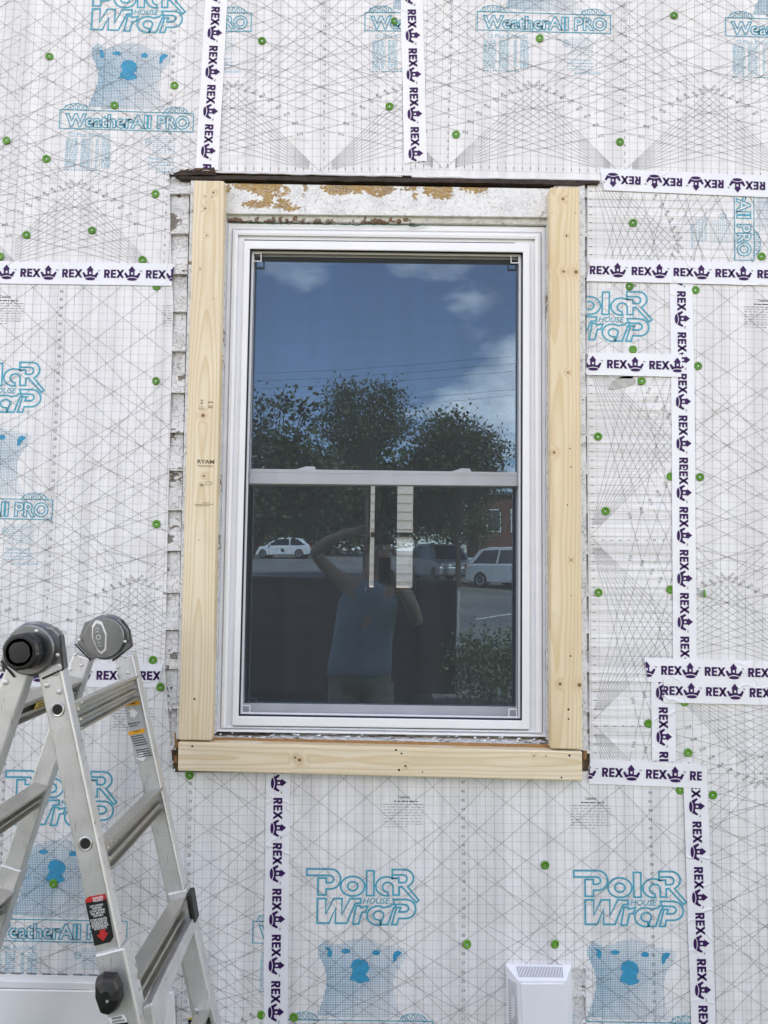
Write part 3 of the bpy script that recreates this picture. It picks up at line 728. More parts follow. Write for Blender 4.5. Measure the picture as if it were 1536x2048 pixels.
Sheet('house wrap sheet at the left picture edge with cropped logo and bear', 43, (115, 625), 7, (86.5, 1223), [[(XL, 545), (343, 545), (346, 600), (334, 1100), (329, 1345), (XL, 1345)]], logos=[(-28, 900)])
Sheet('upper row of house wrap above the picture', 1, (640, -250), 20, (642, -560), [[(XL, -1040), (XR, -1040), (XR, -230), (XL, -230)]])

# curled lower lip of the wrap over the drip board
pts = [at(424+i*20, 345+i*.41+random.uniform(-.8, .8), -.003) for i in range(20)]
MB().tube(pts, [random.uniform(.0022, .0034) for _ in pts], 6).build('wrap_lip', 'foam_edge', house, smooth=True)
pts = [at(824+i*18.8, 353.6+i*.36+random.uniform(-.7, .7), -.003) for i in range(21)]
MB().tube(pts, [random.uniform(.0022, .0036) for _ in pts], 6).build('wrap_lip', 'foam_edge', house, smooth=True)
# torn slivers of wrap along the cut edges
def sliver(px, py, ln, wd, ang):
    p = at(px, py, -.002); d = Vector((math.cos(ang), 0, math.sin(ang))); n = Vector((-d.z, 0, d.x)); a = random.uniform(.3, 1)
    pts_ = [p, p+d*ln*.4+n*wd+Vector((0, -.004*a, 0)), p+d*ln+n*wd*.2+Vector((0, -.007*a, 0)), p+d*ln*.6-n*wd*.7+Vector((0, -.003*a, 0))]
    MB().add(pts_, [(0, 1, 2, 3)]).build('torn_sliver', 'foam_edge', house)
for i in range(26):
    y_ = random.uniform(1370, 1545); sliver(332+(y_-1345)*.07+random.uniform(-3, 9), y_, random.uniform(.006, .02), random.uniform(.002, .005), random.uniform(0, 6.3))
for i in range(10): sliver(random.uniform(1168, 1176), random.uniform(1938, 2048), random.uniform(.006, .014), random.uniform(.002, .004), random.uniform(0, 6.3))
for i in range(8): sliver(random.uniform(336, 350), random.uniform(338, 362), random.uniform(.006, .016), random.uniform(.002, .005), random.uniform(0, 6.3))
M['scuffed'] = plain('scuffed_wrap', (.47, .46, .44), .5, var=.35, vscale=70, bump=.8, bdist=.004)
for pol in ([(1216, 779), (1226, 762), (1243, 753), (1268, 751), (1272, 766), (1252, 774), (1230, 778)], [(1228, 757), (1236, 750), (1270, 750), (1264, 757)]):
    MB().prism(q4(pol, -.0022), (0, .0006, 0)).build('torn_patch', 'scuffed', house)
for (a, b) in ((240, 424), (250, 432), (257, 438)): sliver(a, b, .013, .004, -.7)

# ------------------------------------------------------------------ printed seam tapes
TW, TP = .0702, .1283
def zc(x, y): return ((x-315)/275.0, (287-y)/275.0)
GLY = [[(0, 0), (.075, 0), (.075, .13), (.115, .13), (.165, 0), (.25, 0), (.19, .145), (.235, .19), (.245, .25), (.225, .325), (.165, .372), (0, .375), (0, .30), (.14, .30), (.168, .255), (.14, .20), (.075, .20), (.075, .30), (0, .30)],
       [(.30, 0), (.51, 0), (.51, .07), (.375, .07), (.375, .152), (.495, .152), (.495, .222), (.375, .222), (.375, .305), (.51, .305), (.51, .375), (.30, .375)],
       [(.53, 0), (.618, 0), (.70, .13), (.782, 0), (.875, 0), (.748, .19), (.868, .375), (.78, .375), (.70, .25), (.622, .375), (.535, .375), (.655, .19)]]
RBOX = [[(0, 0), (.092, 0), (.092, .375), (0, .375)], [(.092, .292), (.15, .292), (.19, .375), (.092, .375)], [(.15, .292), (.165, .258), (.258, .262), (.245, .335), (.19, .375)], [(.165, .258), (.15, .222), (.195, .135), (.245, .19), (.258, .262)], [(.092, .135), (.195, .135), (.15, .222), (.092, .222)], [(.10, .14), (.160, 0), (.264, 0), (.192, .15)]]
EBOX = [[(.295, 0), (.387, 0), (.387, .375), (.295, .375)]]+[[(.387, b), (.515, b), (.515, b+.083), (.387, b+.083)] for b in (0, .146, .292)]
XBOX = [[(.522, 0), (.633, 0), (.878, .375), (.767, .375)], [(.774, 0), (.885, 0), (.636, .375), (.525, .375)]]
def dn(P): return [(x, y-.19) for x, y in P]
CROWN = [[zc(*p) for p in P] for P in (
  [(603, 247), (648, 190), (693, 247)], [(617, 247), (640, 247), (640, 305), (617, 305)], [(663, 247), (680, 247), (680, 305), (663, 305)], [(640, 247), (663, 247), (663, 266), (640, 266)], [(640, 294), (663, 294), (663, 305), (640, 305)],
  [(556, 282), (574, 268), (600, 302), (584, 341)], [(752, 282), (734, 268), (708, 302), (724, 341)],
  [(600, 302), (655, 305), (655, 322), (620, 327), (584, 341)], [(708, 302), (655, 305), (655, 322), (690, 327), (724, 341)])]
CROWN.append([zc(*p) for p in ell(654, 352, 60, 19, 18)])
def tape(label, p0, p1, rpx, lift=0, skew0=0.0, skew1=0.0, first=0.0, w=TW):
    """p0 -> p1 in reading direction (photograph pixels); rpx = where one R starts along that line"""
    a, b = at(*p0), at(*p1); a = Vector((a.x, a.z)); b = Vector((b.x, b.z))
    t_ = (b-a).normalized(); n_ = Vector((-t_.y, t_.x)); L = (b-a).length
    y0 = -.0020-.0013*lift
    def wp(s_, c_): q = a+t_*s_+n_*c_; return q
    top, bot = [], []
    K = 36; sd_ = random.random()*50
    for i in range(K+1):
        f = i/K; s0 = f*L
        k0 = skew0*(1-f)**8; k1 = skew1*f**8
        wob = .0009*mnoise.noise(Vector((s0*9, sd_, 0)))
        top.append((s0+(k0+k1)*.5, w/2+wob)); bot.append((s0-(k0+k1)*.5, -w/2+wob+.0006*mnoise.noise(Vector((s0*14, sd_+5, 0)))))
    mb = MB(); rows = 6; V = []
    for i in range(K+1):
        for r_ in range(rows+1):
            g_ = r_/rows; sx = bot[i][0]+(top[i][0]-bot[i][0])*g_+(random.uniform(-.0022, .0022) if i in (0, K) else 0); sy = bot[i][1]+(top[i][1]-bot[i][1])*g_
            q = wp(sx, sy); V.append((q.x, y0+.0005*mnoise.noise(Vector((sx*22, sy*40, sd_))), q.y))
    F = [(i*(rows+1)+r_, (i+1)*(rows+1)+r_, (i+1)*(rows+1)+r_+1, i*(rows+1)+r_+1) for i in range(K) for r_ in range(rows)]
    mb.add(V, F); o = mb.build('seam_tape', 'tape', smooth=True); tag(o, label, 'tape', 'printed seam tapes')
    rw = at(*rpx); s0 = (Vector((rw.x, rw.z))-a).dot(t_); k = math.floor(-s0/TP)-1
    conv = [wp(*bot[0]), wp(*bot[-1]), wp(*top[-1]), wp(*top[0])]; conv = [(q.x, q.y) for q in conv]
    mp_ = MB(); mt = MB()
    while s0+k*TP < L:
        st_ = s0+k*TP
        for P in [dn(p) for p in RBOX+EBOX+XBOX]+CROWN:
            c_ = clip_poly([(lambda q: (q.x, q.y))(wp(st_+x*w, y_*w)) for x, y_ in P], conv)
            if len(c_) >= 3: mp_.add([(x, y0-.0008, z) for x, z in c_], [tuple(range(len(c_)))])
        v, f = text2d('TM', .02)
        for fc in f:
            c_ = clip_poly([(lambda q: (q.x, q.y))(wp(st_+(1.60+v[i][0]*.085)*w, (.105+v[i][1]*.085)*w)) for i in fc], conv)
            if len(c_) >= 3: mt.add([(x, y0-.0008, z) for x, z in c_], [tuple(range(len(c_)))])
        k += 1
    if mp_.v: mp_.build('tape_lettering', 'purple', o, kind='stuff')
    if mt.v: mt.build('tape_trademark', 'ink_light', o, kind='stuff')
    return o
tape('white tape with purple lettering running down to the left end of the drip board', (440, -130), (414, 344), (433, 15), 0, 0, .006)
tape('white tape with purple lettering running down above the middle of the window', (820, -130), (831, 325), (826, 20), 0, 0, -.006)
tape('upside down printed tape running right from the upper right window corner', (1800, 385), (1203, 359.5), (1280.5, 363), 1, 0, -.012)
tape('horizontal tape left of the window level with the upper window sash', (-200, 543), (347, 550), (42, 547), 1, 0, .008)
tape('horizontal tape right of the window just under the sideways wrap piece', (1176, 541), (1800, 556), (1178.5, 541), 2, .01)
tape('upper half of the long vertical tape right of the window', (1362, 562), (1367, 948), (1363, 583), 0)
tape('lower half of the long vertical tape overlapping the upper half', (1366, 938), (1369, 1322), (1367, 1014), 1, .004)
tape('short horizontal tape under the cropped logo right of the window', (1173, 728), (1362, 732), (1213, 729), 2, .006, .004)
tape('upper of the two horizontal tapes meeting at the right edge', (1291, 1339), (1800, 1352), (1321, 1340), 2, -.01)
tape('short vertical tape beside the lower right window corner', (1325, 1345), (1327, 1522), (1326, 1414), 1, .0)
tape('lower of the two horizontal tapes meeting at the right edge', (1326, 1380), (1800, 1392), (1323, 1380), 3, .0)
tape('vertical tape running down at the lower right beside the bear print', (1389, 1528), (1409, 2140), (1395, 1552), 1, .02)
tape('horizontal tape at the right end of the wooden sill board', (1177, 1542), (1402, 1551), (1203, 1543), 2, .004)
tape('vertical tape running down from under the wooden sill board', (557, 1535), (550, 2140), (556, 1595), 0)
tape('torn horizontal tape passing behind the top of the ladder', (-200, 1346), (321, 1351), (194, 1350), 1, 0, .02)

# ------------------------------------------------------------------ green cap nails
def cap_mesh(flat):
    mb = MB(); k = .4 if flat else 1
    mb.lathe((0, 0, 0), (0, -1, 0), [(0, .0124), (.0012*k, .0127), (.0028*k, .0118), (.0036*k, .0095), (.0030*k, .0066), (.0012*k, .0058), (.0010*k, .0008)], 20)
    return mb
cap_o = cap_mesh(False).build('cap', 'green', smooth=True); cap_f = cap_mesh(True).build('cap', 'green', smooth=True)
cap_o.data.use_fake_user = False
nail_o = MB().lathe((0, 0, 0), (0, -1, 0), [(.0005, .0024), (.0016, .0024), (.0020, .0016)], 12).build('nail_head', 'steel', smooth=True)
CAPS = [(99, 113, 'left of the bear print at the top left'), (349, 171, 'beside the right ear of the top left bear'), (229, 211, 'on the neck of the top left bear'), (13, 281, 'at the left picture edge left of the data table'),
 (93, 318, 'left of the data table under the top left banner'), (311, 388, 'just left of the upper clapboards'), (53, 470, 'beside a small tear in the wrap at far left'), (184, 461, 'above the left horizontal tape, middle of three'),
 (285, 520, 'touching the top edge of the left horizontal tape'), (0, 513, 'cut by the left picture edge above the horizontal tape'), (312, 762, 'left of the grade stamp on the left board'), (313, 1048, 'left of the bare brown chips in the clapboards'),
 (306, 1320, 'above the torn tape right of the ladder hinge'), (321, 1374, 'below the torn tape right of the ladder'), (379, 1550, 'under the left end of the sill board'), (107, 1767, 'on the nose of the bear behind the ladder'),
 (524, 82, 'right of the leftmost vertical tape'), (789, 43, 'on the cropped banner left of the middle tape'), (779, 213, 'left of the middle vertical tape under the data table'), (912, 269, 'above the drip board right of the middle tape'),
 (1079, 77, 'under the banner above the window'), (1240, 284, 'below the number column right above the window corner'), (1348, 31, 'highest one at the upper right'), (1266, 446, 'on the sideways wrap piece'),
 (1523, 513, 'at the right edge below the sideways banner'), (1259, 573, 'above the cropped logo right of the window'), (1391, 580, 'at the top of the long vertical tape', 1), (1266, 699, 'half under the short horizontal tape', 1),
 (1396, 732, 'right of the long vertical tape at the short tape', 1), (1283, 762, 'beside the torn patch under the short tape'), (1196, 873, 'on the sideways strip nearest the upper sash'), (1211, 1022, 'just above the fan of lines right of the window'),
 (1341, 953, 'peeping out left of the long tape, upper one', 1), (1400, 954, 'right of the long tape level with the meeting rail'), (1197, 1185, 'lowest one on the sideways strip beside the board'), (1341, 1179, 'peeping out left of the long tape, lower one', 1),
 (1406, 1187, 'standing crooked right of the long tape'), (1369, 1404, 'half hidden under the double tapes', 1), (1297, 1447, 'half hidden under the short vertical tape', 1), (1376, 1505, 'right of the short vertical tape'),
 (1360, 1580, 'left of the lower right vertical tape top', 1), (1426, 1590, 'right of the lower right vertical tape top', 1), (1090, 1730, 'between the two logos under the window'), (1110, 1888, 'above the white vent'),
 (934, 1888, 'right of the bear print under the window'), (523, 2030, 'peeping out left of the lower vertical tape at the bottom', 1), (588, 2034, 'right of the lower vertical tape at the bottom'), (313, 573, 'peeping out under the left horizontal tape', 1)]
for i, c_ in enumerate(CAPS):
    x, y_, d_ = c_[:3]; flat = len(c_) > 3
    p = at(x, y_, -.0008)
    e_ = empty('cap_nail', p, 'green plastic cap nail '+d_, 'cap nail', 'green cap nails')
    tilt = (random.uniform(-.22, .22), 0, random.uniform(-.22, .22)) if not flat else (0, 0, 0)
    if (x, y_) == (1406, 1187): tilt = (.1, 0, .95); e_.location.y -= .008
    e_.rotation_euler = (tilt[0], random.uniform(0, 6.28), tilt[2]) if not flat else (0, 0, 0)
    a_ = (cap_f if flat else cap_o).copy(); a_.name = 'cap'; COL.objects.link(a_); a_.parent = e_; a_.location = (0, 0, 0)
    if not flat or x > 1350:
        b_ = nail_o.copy(); b_.name = 'nail_head'; COL.objects.link(b_); b_.parent = e_; b_.location = (random.uniform(-.0008, .0008), 0 if not flat else .0012, random.uniform(-.0008, .0008))
for o in (cap_o, cap_f, nail_o): bpy.data.objects.remove(o)

# ------------------------------------------------------------------ the window
def lerpq(a, b, f): return [(p[0]+(q[0]-p[0])*f, p[1]+(q[1]-p[1])*f) for p, q in zip(a, b)]
Q0 = [(455, 446), (1092, 454), (1092, 1470), (431, 1459)]
Q1 = [(466, 460), (1081, 467), (1084, 1466), (442, 1456)]
Q2 = [(476, 470), (1070, 478), (1072, 1463), (452, 1454)]
Q3 = [(488, 481), (1060, 487), (1060, 1459), (464, 1451)]
Q4 = [(500, 498), (1046, 505), (1044, 1441), (477, 1432)]
Q5 = [(503.4, 501.6), (1042.6, 508.6), (1040.6, 1437), (480.4, 1428)]
Q6 = [(508, 506.5), (1038, 513.5), (1036, 1433), (485, 1424)]
win = empty('double_hung_window', at(760, 1465, .03), 'new white vinyl double hung window set in the old casing', 'window')
mb = MB()
def ring(q, y): return q4(q, y)
seq = [(Q0, .07), (Q0, .016), (lerpq(Q0, Q1, .25), .013), (lerpq(Q0, Q1, .75), .013), (Q1, .018), (Q1, .006), (lerpq(Q1, Q2, .5), .004), (Q2, .006), (Q2, .014), (lerpq(Q2, Q3, .5), .0145), (Q3, .016), (Q3, .0045), (lerpq(Q3, Q4, .12), .003), (lerpq(Q3, Q4, .9), .003), (Q4, .005), (Q4, .07)]
mb.loft([ring(q, y) for q, y in seq], cap=False)
mb.build('frame', 'vinyl', win)
# shadow in the joints at frame head and sill, drawn as black tubes
for (a, b, y_) in (((489, 480.2), (1030, 486.4), .0155), ((466, 1451.6), (1056, 1460), .0155)):
    MB().tube([at(*a, y_), at(*b, y_)], .0017, 6).build('joint_line', 'gasket', win)
mb = MB(); mb.loft([ring(Q4, .026), ring(Q4, .022), ring(Q5, .022), ring(Q5, .026)], cap=False); mb.build('gasket', 'gasket', win)
# sill nose under the frame
sn = q4([(432, 1459), (1092, 1469.5), (1092, 1474), (432, 1463.5)], .004); MB().hexa(sn, [Y(p, .06) for p in sn]).build('sill_nose', 'vinyl', win, bevel=.0015)

def glass_material():
    t = NT('window_glass'); nt = t.m.node_tree; t.n.remove(t.b)
    fr = t.n.new('ShaderNodeFresnel'); fr.inputs[0].default_value = 1.52
    k = t.math('MINIMUM', t.math('ADD', t.math('MULTIPLY', fr.outputs[0], 3.4), .10), 1.0)
    tr = t.n.new('ShaderNodeBsdfTransparent'); tr.inputs[0].default_value = (.80, .84, .83, 1)
    gl = t.n.new('ShaderNodeBsdfGlossy'); gl.inputs[0].default_value = (.42, .70, 1.0, 1); gl.inputs['Roughness'].default_value = 0.0
    w = t.noise(t.vmap((1, 1, .5)), 3.5, 2, .5)
    bp = t.n.new('ShaderNodeBump'); bp.inputs['Strength'].default_value = .035; bp.inputs['Distance'].default_value = .01
    t.l.new(w, bp.inputs['Height']); t.l.new(bp.outputs[0], gl.inputs['Normal'])
    mxs = t.n.new('ShaderNodeMixShader'); t.l.new(k, mxs.inputs[0]); t.l.new(tr.outputs[0], mxs.inputs[1]); t.l.new(gl.outputs[0], mxs.inputs[2])
    t.l.new(mxs.outputs[0], t.n['Material Output'].inputs[0]); return t.m
M['glass'] = glass_material()
def screen_material():
    t = NT('insect_mesh'); t.n.remove(t.b)
    tr = t.n.new('ShaderNodeBsdfTransparent'); df = t.n.new('ShaderNodeBsdfDiffuse'); df.inputs[0].default_value = (.12, .13, .135, 1)
    w = t.noise(t.vmap((1, 1, .06)), 14, 2, .5); w2 = t.noise(t.vmap((.08, 1, 1)), 30, 2, .5)
    k = t.math('ADD', t.math('MULTIPLY', t.math('ADD', w, t.math('MULTIPLY', w2, .5)), .16), .17)
    mxs = t.n.new('ShaderNodeMixShader'); t.l.new(k, mxs.inputs[0]); t.l.new(tr.outputs[0], mxs.inputs[1]); t.l.new(df.outputs[0], mxs.inputs[2])
    t.l.new(mxs.outputs[0], t.n['Material Output'].inputs[0]); return t.m
M['mesh'] = screen_material()
def frameq(name, o, i, yf, yb, mat, parent, bevel=.001):
    mb = MB(); mb.loft([ring(o, yb), ring(o, yf), ring(i, yf), ring(i, yb)], cap=False)
    return mb.build(name, mat, parent, bevel=bevel)
us = MB().add([], []); 
# upper sash (outer) and lower sash (inner)
UO = [(503, 501), (1043, 508), (1037, 972), (498, 967)]; UI = [(510, 513), (1036, 520), (1034, 944.5), (501.5, 937.5)]
usash = frameq('upper_sash', UO, UI, .040, .066, 'vinyl_sash', win)
gp = q4(UI, .053); MB().quad(*gp).build('pane', 'glass', usash)
MB().hexa(q4([(498, 938), (1038, 945), (1037, 951), (498, 944)], .0385), q4([(498, 938), (1038, 945), (1037, 951), (498, 944)], .0397)).build('rail_bead', 'vinyl_sash', usash)
LO = [(497, 955), (1037, 960), (1035, 1434), (480, 1428)]; LI = [(495.5, 970), (1033.5, 974), (1031.5, 1413.5), (488, 1406)]
lsash = frameq('lower_sash', LO, LI, .068, .092, 'vinyl_sash', win)
MB().quad(*q4(LI, .080)).build('pane', 'glass', lsash)
for x in (610, 921):
    p = [at(x-20, 938+(x-500)*.013, .045), at(x-4, 933+(x-500)*.013, .045), at(x+2, 931+(x-500)*.013, .045), at(x+19, 931.5+(x-500)*.013, .045), at(x+22, 938+(x-500)*.013, .045)]
    MB().prism(p, (0, .02, 0)).build('sash_lock', 'vinyl_sash', lsash, bevel=.0015)
# full insect screen with little square corner keys
scr = frameq('insect_screen', Q5, Q6, .024, .033, 'vinyl_sash', win)
MB().quad(*q4(Q6, .029)).build('screen_mesh', 'mesh', scr)
for cx, cy in ((514.5, 514.5), (1030, 518), (1025.5, 1426), (492, 1418.5)):
    s_ = 8.6; mb = MB(); mb.loft([q4([(cx-s_, cy-s_), (cx+s_, cy-s_), (cx+s_, cy+s_), (cx-s_, cy+s_)], .0225), q4([(cx-s_+1.7, cy-s_+1.7), (cx+s_-1.7, cy-s_+1.7), (cx+s_-1.7, cy+s_-1.7), (cx-s_+1.7, cy+s_-1.7)], .0225), q4([(cx-s_+1.7, cy-s_+1.7), (cx+s_-1.7, cy-s_+1.7), (cx+s_-1.7, cy+s_-1.7), (cx-s_+1.7, cy+s_-1.7)], .028), q4([(cx-s_, cy-s_), (cx+s_, cy-s_), (cx+s_, cy+s_), (cx-s_, cy+s_)], .028)], cap=False)
    mb.loft([q4([(cx-s_, cy-s_), (cx+s_, cy-s_), (cx+s_, cy+s_), (cx-s_, cy+s_)], .028), q4([(cx-s_, cy-s_), (cx+s_, cy-s_), (cx+s_, cy+s_), (cx-s_, cy+s_)], .0225)], cap=False)
    mb.build('corner_key', 'vinyl', scr)

# ------------------------------------------------------------------ new pine boards
def put_text(mb, org, rt, up, s, h, bold=0.0, y=0.0, fit=None):
    v, f = text2d(s, bold); k = h/.72
    xs_ = [p[0] for p in v]; kx = k if not fit else fit/(max(xs_)-min(xs_))
    mb.add([org+rt*(x*kx)+up*(yy*k) for x, yy in v], f)
def kn(lst, y): return [(at(a, b, y).x, at(a, b, y).z, r/700) for a, b, r in lst]
YB = -.044
def board(label, quad, along, knots, heart, tilt, seed, holes, tint=(1, 1, 1)):
    fr = q4(quad, YB); o = sum(fr, Vector())/4
    mat = pine_material('pine_'+str(seed), along, o, kn(knots, YB), heart, tilt, seed, tint)
    b = MB().hexa(fr, [Y(p, -.0065) for p in fr]).build('pine_board', mat, bevel=.005, seg=3); tag(b, label, 'board', 'new pine boards round the window')
    for (x, y_, r_) in holes:
        p = at(x, y_, YB-.0003); MB().lathe(p, (0, -1, 0), [(0, r_/700), (.0003, r_/700*.9)], 10).build('nail_hole', 'dark', b)
    return b
lb_ = board('upright pine board left of the window with a grade stamp', [(387, 360), (448.5, 361), (423, 1482), (356, 1480.5)], 'z', [(411, 393, 1.7), (427, 385, 3.0), (424, 394, 1.6), (410, 417, 2.8), (413, 471, 1.7), (400, 538, 1.7), (406, 831, 4.5), (408, 952, 3.0)], (.004, .030), .018, 3.0,
      [(398, 1080, 1.1), (389, 1398, 2.2), (426, 597, .9), (400, 1012, .8)])
rb_ = board('upright pine board right of the window with paired knots near its foot', [(1100, 374), (1159, 374), (1165.5, 1500), (1101.5, 1498)], 'z', [(1126, 398, 3.6), (1133, 471, 2.0), (1127, 543, 3.2), (1152, 544, 5.0), (1136, 745, 2.8), (1120, 1368, 4.0), (1159, 1370, 5.0), (1108, 905, 3.5), (1142, 1120, 2.4)], (-.03, .05), -.006, 11.0,
      [(1133, 472, 1.6), (1140, 897, 1.5), (1142, 934, 1.5), (1135, 1010, 1.4), (1143, 1191, 1.2), (1141, 1312, 1.8), (1137, 1419, 2.3), (1137, 1438, 1.9), (1151, 426, 1.0), (1104, 426, 1.0)], (.98, .94, .88))
bb_ = board('horizontal pine board under the window sill with nail holes', [(356, 1483.5), (1165, 1503), (1165, 1563), (355, 1542.5)], 'x', [(599, 1520, 4.5), (590, 1515, 3.0), (811, 1532, 2.0), (1068, 1512, 2.0)], (.006, .028), .008, 23.0,
      [(384.5, 1492.5, 2.2), (792, 1500, 2.2), (803, 1507, 2.0), (798, 1540, 2.4), (811, 1532, 2.0), (845, 1544, 1.5), (1092, 1512, 1.4), (1139, 1511, 2.4), (1123, 1555, 1.9)], (1.0, 1.0, 1.0))
rt = Vector((1, 0, -.012)); up = Vector((.012, 0, 1))
for (px, py, s, h, bold, fit) in ((403, 808, '2', .0135, .01, None), (411.5, 927, 'RYAM', .0115, .025, .050), (411.5, 934, 'PREMIUM+', .0058, 0, .047), (421, 816.5, '433', .0058, .02, .013)):
    mb = MB(); put_text(mb, at(px, py, YB-.0004), rt, up, s, h, bold, fit=fit); mb.build('grade_stamp', 'stamp', lb_)
rr = random.Random(4)
for (px, py, w_, n_) in ((421, 803, 10, 2), (421, 811, 10, 1), (403, 813, 8, 1), (403, 817, 12, 1), (412, 1005, 14, 1), (408, 1008, 38, 1), (405, 1011, 30, 1), (404, 968, 8, 3)):
    mb = MB()
    for k in range(n_):
        x = px-w_/2
        while x < px+w_/2:
            d = rr.uniform(1, 1.7); a = at(x, py+k*1.7, YB-.0004); b = at(min(x+d, px+w_/2), py+k*1.7+1.4, YB-.0004); mb.quad(a, Vector((b.x, a.y, a.z)), b, Vector((a.x, a.y, b.z))); x += d+.8
    mb.build('grade_stamp', 'stamp', lb_)
mb = MB(); bx = q4([(411, 963.5), (424, 963.5), (424, 970), (411, 970)], YB-.0004); bi = q4([(411.8, 964.3), (423.2, 964.3), (423.2, 969.2), (411.8, 969.2)], YB-.0004); mb.loft([bx, bi], cap=False); mb.build('grade_stamp', 'stamp', lb_)

# ------------------------------------------------------------------ vent cover and first siding course
vent = empty('vent_cover', at(1080, 2080, 0), 'white louvred exhaust vent cover under the window', 'vent')
VB = [(1011, 1928), (1142.5, 1930.5), (1147, 2092), (1015, 2090)]; VF = [(1035.5, 1961), (1132, 1961), (1137, 2062), (1040, 2062)]
b_, f_ = q4(VB, -.002), q4(VF, -.046)
rim = [Y(p, -.007) for p in q4(VB, -.007)]
hood = MB(); hood.loft([[Y(p, .002) for p in b_], b_, rim, f_, ]); ho = hood.build('hood', 'vent', vent, bevel=.0025, seg=3)
fi = [f_[0].lerp(f_[2], .05), f_[1].lerp(f_[3], .05), f_[2].lerp(f_[0], .05), f_[3].lerp(f_[1], .05)]
MB().hexa([p+Vector((0, -.003, 0)) for p in fi], [p+Vector((0, .001, 0)) for p in fi]).build('face_plate', 'vent', vent, bevel=.002)
def louvre(a0, a1, b0, b1, n, nrm, lean):
    """slots between edge a0-a1 (outer) and b0-b1 (inner)"""
    mb, db = MB(), MB()
    db.quad(*[p+nrm*.0006 for p in (a0, a1, b1, b0)])
    for i in range(n+1):
        f0 = (i-.30)/n; f1 = (i+.30)/n; f0, f1 = max(0, f0), min(1, f1)
        q = [a0.lerp(a1, f0), a0.lerp(a1, f1), b0.lerp(b1, min(1, f1+lean)), b0.lerp(b1, min(1, f0+lean))]
        mb.hexa([p+nrm*.0022 for p in q], [p+nrm*.0002 for p in q])
    db.build('slot_backing', 'dark', vent); mb.build('louvre_bars', 'vent', vent, kind='stuff')
def bl(u, v, A, B, C, D): return A.lerp(B, u).lerp(D.lerp(C, u), v)     # A,B outer edge; D,C inner edge
tn = (rim[1]-rim[0]).cross(f_[0]-rim[0]).normalized(); tn = tn if tn.z > 0 else -tn
louvre(bl(.135, .14, rim[0], rim[1], f_[1], f_[0]), bl(.87, .14, rim[0], rim[1], f_[1], f_[0]), bl(.06, .80, rim[0], rim[1], f_[1], f_[0]), bl(.93, .80, rim[0], rim[1], f_[1], f_[0]), 30, tn, .0)
sn_ = (rim[3]-rim[0]).cross(f_[0]-rim[0]).normalized(); sn_ = sn_ if sn_.x < 0 else -sn_
louvre(bl(.14, .18, rim[0], rim[3], f_[3], f_[0]), bl(.9, .18, rim[0], rim[3], f_[3], f_[0]), bl(.08, .86, rim[0], rim[3], f_[3], f_[0]), bl(.95, .86, rim[0], rim[3], f_[3], f_[0]), 34, sn_, .0)

sid = empty('vinyl_siding_panel', at(120, 2100, 0), 'white vinyl siding panel with slotted nailing strip behind the ladder foot', 'siding')
fl = q4([(-400, 1936), (324, 1957), (325, 1984), (-400, 1966)], -.006); MB().hexa(fl, [p+Vector((0, .003, 0)) for p in fl]).build('nailing_strip', 'white_siding', sid, bevel=.0006, seg=1)
ld = q4([(-400, 1951), (322, 1969.5), (323, 1984), (-400, 1966)], -.013); MB().hexa(ld, [Y(p, -.0065) for p in ld]).build('lock_bead', 'white_siding', sid, bevel=.002)
x = -40
while x < 320:
    a = at(x, 1947.5+x*.022, -.0064); MB().hexa([a+Vector((0, 0, 0)), a+Vector((.028, 0, -.0008)), a+Vector((.028, 0, .0032)), a+Vector((0, 0, .004))], [a+Vector((0, .0003, 0)), a+Vector((.028, .0003, -.0008)), a+Vector((.028, .0003, .0032)), a+Vector((0, .0003, .004))]).build('nail_slot', 'ink_light', sid); x += 31
pn = q4([(-400, 1972), (347, 1985), (352, 2080), (-400, 2080)], -.016); MB().hexa(pn, [Y(p, -.007) for p in pn]).build('panel_face', 'white_siding', sid, bevel=.003)

# ------------------------------------------------------------------ the folding ladder
YN, YF, DP = -.643, -.263, .034
lad = empty('folding_ladder', at(150, 2600, -.45), 'aluminium folding multi position ladder with black hinge knob standing before the wall', 'ladder')
lad.location.z = 0; WLOC[lad.name] = Vector(lad.location)
def rail(px0, px1, yf, wid, dep, name='rail', mat='alu', bevel=.004):
    a, b = at(*px0, yf), at(*px1, yf); d = (b-a).normalized(); n = Vector((d.z, 0, -d.x)); n = n if n.x > 0 else -n
    h = n*wid/2
    f = [a-h, a+h, b+h, b-h]
    return MB().hexa(f, [p+Vector((0, dep, 0)) for p in f]).build(name, mat, lad, bevel=bevel)
def lip(px0, px1, yf, wid, side, mat='alu'):
    a, b = at(*px0, yf), at(*px1, yf); d = (b-a).normalized(); n = Vector((d.z, 0, -d.x)); n = n if n.x > 0 else -n
    c0, c1 = a+n*side*(wid/2-.002), b+n*side*(wid/2-.002)
    MB().tube([c0+Vector((0, -.001, 0)), c1+Vector((0, -.001, 0))], .0028, 6).build('rail_lip', mat, lad, smooth=True)
def xr_n(y): return 117+(y-1429)*.2104
def xr_f(y): return 280+(y-1466)*.217
def xl_f(y): return 160-(y-1323)*.33
def xl_n(y): return 33-(y-1345)*.335
GN, GF = 2700, 2370
rail((xl_f(1312), 1312), (xl_f(GF), GF), YF, .048, DP)
rail((xr_f(1312), 1312), (xr_f(GF), GF), YF, .048, DP); lip((xr_f(1316), 1316), (xr_f(GF), GF), YF, .048, 1)
rail((xl_n(1338), 1338), (xl_n(GN), GN), YN, .050, DP)
rail((xr_n(1332), 1332), (xr_n(GN), GN), YN, .050, DP); lip((xr_n(1338), 1338), (xr_n(GN), GN), YN, .050, 1)
